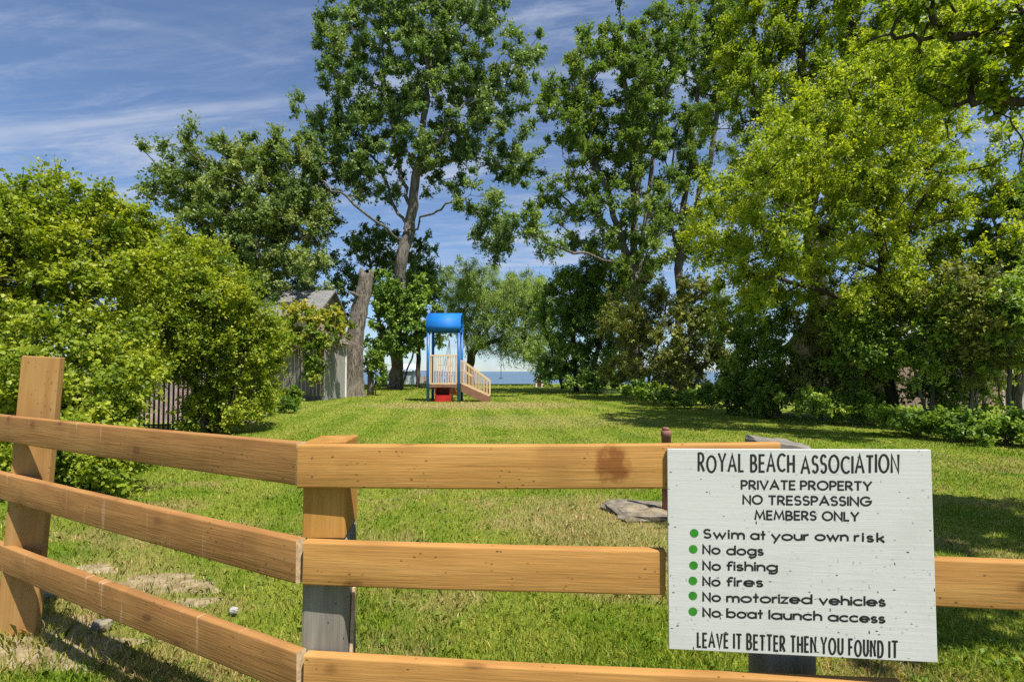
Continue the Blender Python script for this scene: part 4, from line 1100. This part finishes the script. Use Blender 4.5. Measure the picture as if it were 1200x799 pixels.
# thick weathered post behind the sign
pc = P(911, 516, 1.80); rr_ = .105
mb = MB(); n = 22; rs = random.Random(8); vs = []
lev = [-.3, 0, .3, .6, .9, pc.z - .03, pc.z - .006, pc.z]
rad_ = [rs.uniform(.95, 1.03) * (1 - .05 * math.cos(4 * 2 * math.pi * k / n)) for k in range(n)]
for li, z in enumerate(lev):
    for k in range(n):
        th = 2 * math.pi * k / n; q = rr_ * rad_[k] * (.93 if li == len(lev) - 1 else 1.0)
        vs.append((pc.x + q * math.cos(th), 1.80 + q * .9 * math.sin(th), z + (rs.uniform(-.006, .006) - .012 * math.cos(th) if li >= 5 else 0)))
fs = [(i * n + k, i * n + (k + 1) % n, (i + 1) * n + (k + 1) % n, (i + 1) * n + k) for i in range(len(lev) - 1) for k in range(n)] + [tuple((len(lev) - 1) * n + k for k in range(n))]
mb.add(vs, fs, False); part('post', mb, M['grey_wood'], fn)['label'] = 'thick round weathered post behind the sign'

# ------------------------------------------------------------------ sign
TL = P(782, 526, 1.618); TR = P(1091, 527, 1.52)
BL = P(784, 760, 1.618); BR = P(1099, 776, 1.52)
ux = (TR - TL); Wd = ux.length; ux.normalize()
uz = ((TL - BL) + (TR - BR)); uz = (uz - ux * uz.dot(ux)); uz.normalize(); un = ux.cross(uz)      # un points away from the camera
if un.y < 0: un = -un
cS = (TL + TR + BL + BR) / 4
SM = Matrix.Identity(4)
for i in range(3): SM[i][0] = ux[i]; SM[i][1] = un[i]; SM[i][2] = uz[i]; SM[i][3] = cS[i]
def on_sign(px, py):
    d = ray(px, py); o = Vector((0, 0, EYE)); t_ = (cS - o).dot(un) / d.dot(un)
    q = o + d * t_ - cS
    return (q.dot(ux), q.dot(uz))
cor = [on_sign(782, 526), on_sign(1091, 527), on_sign(1099, 776), on_sign(784, 760)]
sg = thing('notice_sign', cS, 'white painted notice board with black lettering and green dots', 'sign')
sg.rotation_euler = SM.to_euler()
th_ = .0125
mb = MB(); mb.add([(x, 0, z) for x, z in cor] + [(x, th_, z) for x, z in cor], [(0, 1, 2, 3)[::-1], (4, 5, 6, 7), (0, 4, 5, 1)[::-1], (1, 5, 6, 2)[::-1], (2, 6, 7, 3)[::-1], (3, 7, 4, 0)[::-1]])
def spart(name, mb, mat, bev=0):
    o = link(name, mb.mesh(name), mat, sg)
    if bev: b_ = o.modifiers.new('bevel', 'BEVEL'); b_.width = bev; b_.segments = 2
    return o
spart('board', mb, M['sign'], .0012)
def arc(cx, cy, rx, ry, a0, a1, n=14):
    return [(cx + rx * math.cos(R(a0 + (a1 - a0) * i / n)), cy + ry * math.sin(R(a0 + (a1 - a0) * i / n))) for i in range(n + 1)]
XH = .66
def bowl(x, y0, y1, w_):
    r = (y1 - y0) / 2; xr = min(w_ * .55, .5)
    return [(x, y1), (x + w_ - xr, y1)] + arc(x + w_ - xr, y0 + r, xr, r, 90, -90)[1:] + [(x, y0)]
GL = {
 'A': (.86, [[(0, 0), (.43, 1), (.86, 0)], [(.16, .33), (.70, .33)]]), 'B': (.62, [[(0, 0), (0, 1)], bowl(0, .52, 1, .54), bowl(0, 0, .52, .62)]),
 'C': (.82, [arc(.5, .5, .5, .5, 52, 308, 22)]), 'D': (.78, [[(0, 0), (0, 1)], bowl(0, 0, 1, .78)]),
 'E': (.52, [[(.52, 1), (0, 1), (0, 0), (.52, 0)], [(0, .52), (.46, .52)]]), 'F': (.50, [[(.50, 1), (0, 1), (0, 0)], [(0, .5), (.44, .5)]]),
 'G': (.98, [arc(.5, .5, .5, .5, 45, 360, 26) + [(.5, .47)]]), 'H': (.68, [[(0, 0), (0, 1)], [(.68, 0), (.68, 1)], [(0, .5), (.68, .5)]]),
 'I': (.0, [[(0, 0), (0, 1)]]), 'L': (.46, [[(0, 1), (0, 0), (.46, 0)]]), 'M': (.98, [[(0, 0), (.14, 1), (.49, .16), (.84, 1), (.98, 0)]]),
 'N': (.74, [[(0, 0), (0, 1), (.74, 0), (.74, 1)]]), 'O': (1.0, [arc(.5, .5, .5, .5, 90, 449.9, 30)]), 'P': (.56, [[(0, 0), (0, 1)], bowl(0, .44, 1, .56)]),
 'R': (.62, [[(0, 0), (0, 1)], bowl(0, .46, 1, .56), [(.24, .46), (.62, 0)]]),
 'S': (.56, [arc(.28, .745, .26, .255, 35, 250, 14) + arc(.28, .255, .28, .26, 78, -145, 14)]),
 'T': (.64, [[(0, 1), (.64, 1)], [(.32, 0), (.32, 1)]]), 'U': (.68, [[(0, 1), (0, .34)] + arc(.34, .34, .34, .34, 180, 360)[1:] + [(.68, 1)]]),
 'V': (.78, [[(0, 1), (.39, 0), (.78, 1)]]), 'Y': (.76, [[(0, 1), (.38, .45), (.76, 1)], [(.38, .45), (.38, 0)]]),
}
x_ = XH; h_ = x_ / 2; rw_ = .42
def rnd(o=0): return arc(o + rw_, h_, rw_, h_, 90, 449.9, 24)
GL.update({
 'a': (.84, [rnd(), [(.84, x_), (.84, 0)]]), 'b': (.84, [rnd(), [(0, 1.06), (0, 0)]]), 'c': (.72, [arc(rw_, h_, rw_, h_, 48, 312, 18)]),
 'd': (.84, [rnd(), [(.84, 1.06), (.84, 0)]]), 'e': (.84, [[(.02, h_), (.84, h_)] + arc(rw_, h_, rw_, h_, 0, 315, 20)[1:]]),
 'f': (.42, [[(.14, 0), (.14, .78)] + arc(.36, .80, .22, .22, 180, 60, 8)[1:], [(0, .60), (.40, .60)]]),
 'g': (.84, [rnd(), [(.84, x_), (.84, -.06)] + arc(.46, -.06, .38, .26, 0, -140, 10)[1:]]),
 'h': (.62, [[(0, 0), (0, 1.06)], [(0, .33)] + arc(.31, .33, .31, .33, 180, 0)[1:] + [(.62, 0)]]),
 'i': (.0, [[(0, 0), (0, x_)], 'dot']), 'k': (.58, [[(0, 0), (0, 1.06)], [(.52, x_), (.02, .28)], [(.20, .42), (.58, 0)]]), 'l': (.0, [[(0, 0), (0, 1.06)]]),
 'm': (1.04, [[(0, 0), (0, x_)], [(0, .38)] + arc(.26, .38, .26, .28, 180, 0)[1:] + [(.52, 0)], [(.52, .38)] + arc(.78, .38, .26, .28, 180, 0)[1:] + [(1.04, 0)]]),
 'n': (.62, [[(0, 0), (0, x_)], [(0, .33)] + arc(.31, .33, .31, .33, 180, 0)[1:] + [(.62, 0)]]), 'o': (.86, [arc(.43, h_, .43, h_, 90, 449.9, 24)]),
 'r': (.34, [[(0, 0), (0, x_)], [(0, .30)] + arc(.30, .32, .30, .34, 180, 80, 8)[1:]]),
 's': (.50, [arc(.25, .495, .22, .165, 35, 250, 12) + arc(.25, .165, .25, .165, 78, -145, 12)]),
 't': (.42, [[(.21, 1.0), (.21, 0)], [(0, .62), (.42, .62)]]), 'u': (.62, [[(0, x_), (0, .31)] + arc(.31, .31, .31, .31, 180, 360)[1:], [(.62, x_), (.62, 0)]]),
 'v': (.64, [[(0, x_), (.32, 0), (.64, x_)]]), 'w': (1.02, [[(0, x_), (.27, 0), (.51, .56), (.75, 0), (1.02, x_)]]), 'y': (.68, [[(0, x_), (.35, .03)], [(.68, x_), (.20, -.36)]]),
 'z': (.54, [[(0, x_), (.54, x_), (0, 0), (.54, 0)]]),
})
def strip(mb, pts, hw, y):
    """flat mitred ribbon along pts in the board's plane"""
    n = len(pts); P2 = [Vector(p) for p in pts]
    closed = (P2[0] - P2[-1]).length < hw * .6
    vs = []
    for i in range(n):
        if closed:
            a = P2[i - 1] if i > 0 else P2[-2]; b = P2[i + 1] if i < n - 1 else P2[1]
        else:
            a = P2[i - 1] if i > 0 else None; b = P2[i + 1] if i < n - 1 else None
        d1 = (P2[i] - a).normalized() if a is not None and (P2[i] - a).length > 1e-9 else None
        d2 = (b - P2[i]).normalized() if b is not None and (b - P2[i]).length > 1e-9 else None
        if d1 is None: d1 = d2
        if d2 is None: d2 = d1
        n1 = Vector((-d1.y, d1.x)); n2 = Vector((-d2.y, d2.x)); m_ = n1 + n2
        if m_.length < .3: m_ = n1
        m_.normalize(); k = hw / max(.45, m_.dot(n1))
        p = P2[i].copy()
        if not closed:
            if i == 0: p -= d1 * hw * .55
            if i == n - 1: p += d2 * hw * .55
        vs += [(p.x + m_.x * k, y, p.y + m_.y * k), (p.x - m_.x * k, y, p.y - m_.y * k)]
    mb.add(vs, [(2 * i, 2 * i + 1, 2 * i + 3, 2 * i + 2) for i in range(n - 1)])
def disc(mb, cx, cz, r, y, n=22):
    mb.add([(cx + r * math.cos(2 * math.pi * k / n), y, cz + r * math.sin(2 * math.pi * k / n)) for k in range(n)], [tuple(range(n))])
def word(mb, txt, xa, xb, ya, yb, cap, hwpx, gap, wide, rng, rough=0.0):
    """letters from pixel (xa,ya) to (xb,yb) along the baseline; cap height in photo pixels"""
    adv = [GL[c][0] for c in txt]; tot = sum(adv) * wide; k = len(txt) - 1
    # widths scale so that the word fills its length; the gap between letters is fixed relative to the cap height
    hwu = hwpx / cap
    avail = (xb - xa) / cap - 2 * hwu
    g = gap
    s = (avail - g * k) / sum(adv) if sum(adv) > 0 else 1.0
    if s > wide * 1.25:
        s = wide * 1.25; g = (avail - s * sum(adv)) / max(1, k)
    x = hwu
    for ci, c in enumerate(txt):
        yo = rng.uniform(-rough, rough) ; hs = 1 + rng.uniform(-rough, rough)
        for si, stv in enumerate(GL[c][1]):
            yl = -.0006 - .00022 * si
            def tp(q):
                X_ = xa + (x + q[0] * s) * cap; t_ = (X_ - xa) / max(1e-6, xb - xa)
                Yb = ya + (yb - ya) * t_
                return on_sign(X_, Yb - (q[1] * hs + yo) * cap)
            hw = hwpx * 1.545 / F
            if stv == 'dot':
                cxx, czz = tp((0, .93)); disc(mb, cxx, czz, hw * 1.15, yl)
            else: strip(mb, [tp(q) for q in stv], hw, yl)
        x += adv[ci] * s + g
rng = random.Random(2)
LINES = [
 (1.25, .30, .45, .05, [('ROYAL', 817.5, 872, 552, 552, 19.5), ('BEACH', 879, 931.5, 552, 552.5, 19.5), ('ASSOCIATION', 938, 1054, 553, 553.5, 19.5)]),
 (1.05, .30, 1.0, .0, [('PRIVATE', 868, 932.5, 572.5, 573, 9.6), ('PROPERTY', 937.5, 1022, 573, 574, 9.6)]),
 (1.05, .30, 1.0, .0, [('NO', 870, 894, 590, 590, 9.6), ('TRESSPASSING', 900, 1021.5, 590.5, 592, 9.6)]),
 (1.05, .30, 1.0, .0, [('MEMBERS', 884, 957, 608, 608.7, 9.6), ('ONLY', 963, 1007, 609, 609.8, 9.6)]),
 (1.1, .30, 1.15, .01, [('Swim', 824, 873, 629.3, 631, 9.4), ('at', 879, 897.5, 631.2, 631.6, 9.4), ('your', 903.5, 948, 632, 632.4, 9.4), ('own', 954.5, 994.5, 632.4, 633, 9.4), ('risk', 1000.5, 1037, 633.2, 634.6, 9.4)]),
 (1.1, .30, 1.15, .01, [('No', 823, 844.5, 648, 648.6, 9.4), ('dogs', 851, 895, 649, 649.8, 9.4)]),
 (1.1, .30, 1.15, .01, [('No', 823, 845, 667, 667.3, 9.4), ('fishing', 851, 911.5, 667.4, 668.4, 9.4)]),
 (1.1, .30, 1.15, .01, [('No', 823, 844.5, 685.5, 685.7, 9.4), ('fires', 851, 894.5, 685.8, 686.6, 9.4)]),
 (1.1, .30, 1.15, .01, [('No', 823, 845, 703.5, 704, 9.4), ('motorized', 851, 952, 704.3, 706.4, 9.4), ('vehicles', 959.5, 1038, 707, 709.4, 9.4)]),
 (1.1, .30, 1.15, .01, [('No', 823, 845, 721.7, 722.3, 9.4), ('boat', 851, 894.5, 722.6, 724, 9.4), ('launch', 900.5, 963.5, 724.3, 726, 9.4), ('access', 970, 1037.5, 726.5, 729, 9.4)]),
 (1.15, .24, .42, .03, [('LEAVE', 816.5, 854, 757, 758.5, 16), ('IT', 859, 869.5, 759, 759.5, 16.4), ('BETTER', 874.5, 920.5, 760, 762, 17), ('THEN', 926, 957, 763, 764, 17.5), ('YOU', 961.5, 988.5, 765, 766, 18), ('FOUND', 994, 1035.5, 767, 769, 18), ('IT', 1041, 1052.5, 769.5, 770, 18)]),
]
for (hw, gap, wide, rough, words_) in LINES:
    mb = MB()
    for (txt, xa, xb, ya, yb, cap) in words_: word(mb, txt, xa, xb, ya, yb, cap, hw, gap if cap < 12 else .20, wide, rng, rough)
    spart('lettering', mb, M['letter'])
for (bx, by) in ((813.5, 624.3), (812.4, 643), (812.8, 662), (812, 680), (812, 697.5), (812, 716)):
    mb = MB(); cx, cz = on_sign(bx, by); disc(mb, cx, cz, 4.9 * 1.585 / F, -.0007); spart('bullet_dot', mb, M['green'])

# ------------------------------------------------------------------ bits on the lawn
p = G(779, 600); p.y = 5.0; p.x = P(780.5, 500, 5.0).x
zt = P(780, 504, 5.0).z
mb = MB(); mb.tube([(p.x, 5, -.2), (p.x, 5, zt - .06), (p.x, 5, zt - .055), (p.x, 5, zt)], [.045, .045, .051, .051], 14)
po = thing('rusty_post', (p.x, 5, 0), 'thin rusty red pipe post standing behind the top rail', 'post')
part('pipe', mb, M['rust'], po)
mb = MB(); mb.tube([(p.x - .005, 5, zt + .001), (p.x - .005, 5, zt + .028)], [.036, .030], 12); part('bolt_cap', mb, M['rust'], po)
# broken concrete footing
def lump(name, label, cat, c, size, mat, seed, flatness=.5, n1=10, n2=18):
    rs = np.random.RandomState(seed); mb = MB(); vs = []; ph = rs.rand(6) * 6
    for i in range(n1 + 1):
        la = math.pi * i / n1
        for k in range(n2):
            lo = 2 * math.pi * k / n2
            d_ = Vector((math.sin(la) * math.cos(lo), math.sin(la) * math.sin(lo), math.cos(la)))
            m_ = 1 + .16 * math.sin(3 * lo + ph[0] + la) + .10 * math.sin(5 * lo + ph[1]) * math.sin(la * 3 + ph[2]) + rs.normal(0, .025)
            q = Vector((math.copysign(abs(d_.x) ** .8, d_.x), math.copysign(abs(d_.y) ** .8, d_.y), math.copysign(abs(d_.z) ** flatness, d_.z))) * m_
            vs.append((c[0] + q.x * size[0] / 2, c[1] + q.y * size[1] / 2, c[2] + q.z * size[2] / 2))
    fs = [(i * n2 + k, (i + 1) * n2 + k, (i + 1) * n2 + (k + 1) % n2, i * n2 + (k + 1) % n2) for i in range(n1) for k in range(n2)]
    mb.add(vs, fs, False)
    return top(name, mb, mat, label, cat, org=c)
g = G(752, 600)
lump('concrete_slab', 'broken slab of old concrete lying in the lawn beside the sign', 'slab', (g.x + .12, g.y, .015), (.98, .66, .10), M['concrete'], 4, .35)
g = G(62, 694); lump('white_rock', 'pale rock lying at the foot of the tall plank', 'rock', (g.x, g.y, .03), (.26, .16, .13), M['stone'], 6, .8)
g = G(274, 717); lump('pale_stone', 'small whitish stone in the grass behind the bottom rail', 'stone', (g.x, g.y, .012), (.05, .04, .036), M['stone'], 7, .8, 6, 10)
g = G(118, 735); lump('grey_stone', 'small grey stone in the shade under the bottom rail', 'stone', (g.x, g.y, .01), (.10, .08, .06), M['concrete'], 8, .8, 6, 10)
SOIL = [(G(185, 681), .42, .20, 1), (G(22, 752), .62, .34, 2), (G(105, 664), .22, .10, 3), (G(230, 700), .16, .07, 4)]
for (c, rx, ry, sd) in SOIL:
    rs = np.random.RandomState(sd); n = 40; mb = MB(); rings = [1.0, .8, .55, .3]; vs = []
    rad_ = 1 + .22 * np.sin(3 * np.arange(n) * 2 * math.pi / n + rs.rand() * 6) + .12 * np.sin(7 * np.arange(n) * 2 * math.pi / n + rs.rand() * 6) + rs.normal(0, .05, n)
    for q in rings:
        for k in range(n):
            th = 2 * math.pi * k / n; X_ = c.x + rx * q * rad_[k] * math.cos(th); Y_ = c.y + ry * q * rad_[k] * math.sin(th)
            vs.append((X_, Y_, float(gz(X_, Y_)) + (1 - q) * .006 + (-.006 if q == 1 else .004) + rs.normal(0, .0025)))
    fs = [(i * n + k, i * n + (k + 1) % n, (i + 1) * n + (k + 1) % n, (i + 1) * n + k) for i in range(3) for k in range(n)] + [tuple(3 * n + k for k in range(n))]
    mb.add(vs, fs, True); tag(link('bare_soil', mb.mesh('bare_soil'), M['soil']), kind='structure')

# ------------------------------------------------------------------ grass blades
rng = np.random.RandomState(77)
NB = 520000
lo, hi, ex = 1.25, 54.0, -0.95
u = rng.rand(NB); e1 = ex + 1
Y = (lo ** e1 + u * (hi ** e1 - lo ** e1)) ** (1 / e1)
X = (rng.rand(NB) * 2 - 1) * (Y * 1.12 + .3)
dens = vnoise(X, Y, .5, 5) * .6 + vnoise(X, Y, .16, 6) * .4
keep = rng.rand(NB) < (.45 + .9 * dens)
xr = np.interp(Y, [5, 8.8, 16, 31, 42, 56], [9.5, 9.2, 8.4, 5.6, 3.4, 6]); xl = np.interp(Y, [3, 5.4, 12.9, 31, 56], [-5.5, -4.6, -7.8, -10.4, -15])
keep &= (X < xr + .3) & (X > xl - .4)
for (c, rx, ry, sd) in SOIL: keep &= ~((((X - c.x) / rx) ** 2 + ((Y - c.y) / ry) ** 2 < .75 * (.35 + 1.3 * vnoise(X, Y, .11, 31))) & (rng.rand(NB) < .62))
g = G(752, 600); keep &= ~(((X - g.x - .12) / .42) ** 2 + ((Y - g.y) / .26) ** 2 < 1)
X = X[keep]; Y = Y[keep]; n = len(X)
Z = gz(X, Y)
hgt = (.016 + .020 * rng.rand(n) + .035 * np.clip(vnoise(X, Y, .7, 9) - .5, 0, 1) + .02 * (rng.rand(n) < .06)) * np.clip(1.05 - Y / 120, .6, 1.1)
# longer unmown tufts at the posts and fence line
for (cx, cy, rr) in ((-.57, 1.8, .35), (-2.6, 2.7, .55), (p.x, 5, .3), (.92, 1.8, .4)): hgt *= 1 + 1.1 * np.exp(-(((X - cx) ** 2 + (Y - cy) ** 2) / rr ** 2))
wid = np.maximum(.0022, Y * .00055) * (.8 + .7 * rng.rand(n))
hgt = np.maximum(hgt, wid * 2.5)
az = rng.rand(n) * 2 * math.pi
lean = np.abs(rng.normal(0, .55, n)) + .15
la = rng.rand(n) * 2 * math.pi
sx, sy = np.cos(az) * wid, np.sin(az) * wid
lx, ly = np.cos(la) * lean * hgt, np.sin(la) * lean * hgt
co = np.empty((n, 5, 3), np.float32)
co[:, 0] = np.stack([X - sx, Y - sy, Z - .01], 1); co[:, 1] = np.stack([X + sx, Y + sy, Z - .01], 1)
co[:, 2] = np.stack([X + sx * .8 + lx * .35, Y + sy * .8 + ly * .35, Z + hgt * .6], 1)
co[:, 3] = np.stack([X + lx, Y + ly, Z + hgt * (1 - .18 * np.minimum(lean, 2))], 1)
co[:, 4] = np.stack([X - sx * .8 + lx * .35, Y - sy * .8 + ly * .35, Z + hgt * .6], 1)
me = bpy.data.meshes.new('grass')
me.vertices.add(n * 5); me.vertices.foreach_set('co', co.reshape(-1))
me.loops.add(n * 5); me.loops.foreach_set('vertex_index', np.arange(n * 5, dtype=np.int32))
me.polygons.add(n); me.polygons.foreach_set('loop_start', np.arange(0, n * 5, 5, dtype=np.int32)); me.polygons.foreach_set('loop_total', np.full(n, 5, np.int32))
a_ = me.attributes.new('tint', 'FLOAT', 'FACE'); a_.data.foreach_set('value', rng.rand(n).astype(np.float32))
a_ = me.attributes.new('root', 'FLOAT_VECTOR', 'FACE'); a_.data.foreach_set('vector', np.stack([X, Y, np.zeros(n)], 1).astype(np.float32).reshape(-1))
me.update(calc_edges=True)
tag(link('grass', me, M['blade']), 'mown lawn grass with dry yellow patches', 'grass', kind='stuff')
# broad leaved weeds and fallen leaves among the grass
rng = np.random.RandomState(9)
nw = 600
Yw = 1.5 + 14 * rng.rand(nw) ** 2.0; Xw = (rng.rand(nw) * 2 - 1) * Yw * 1.05
kp = (vnoise(Xw, Yw, .8, 21) > .48) & (Xw < np.interp(Yw, [5, 8.8, 16], [9, 8.8, 8])) & (Xw > np.interp(Yw, [3, 5.4, 12.9], [-5, -4.2, -7.4]))
Xw, Yw = Xw[kp], Yw[kp]; k = 9; nw = len(Xw)
th = rng.rand(nw * k) * 2 * math.pi; rr = .012 + .03 * rng.rand(nw * k)
X2 = np.repeat(Xw, k) + np.cos(th) * rr; Y2 = np.repeat(Yw, k) + np.sin(th) * rr
C = np.stack([X2, Y2, gz(X2, Y2) + .018 + .02 * rng.rand(nw * k)], 1)
Dn = unit(np.stack([np.cos(th), np.sin(th), rng.normal(.35, .3, nw * k)], 1)); Nn = unit(rng.normal(0, .3, (nw * k, 3)) + np.array([0, 0, 1.0]))
Lw = .016 + .018 * rng.rand(nw * k)
wo = leaves_mesh('clover', C, Dn, Nn, Lw, Lw * .7, rng.rand(nw * k), LM['lawnleaf'], None)
tag(wo, 'low clover and broad leaved weeds scattered in the lawn', 'weeds', kind='stuff')
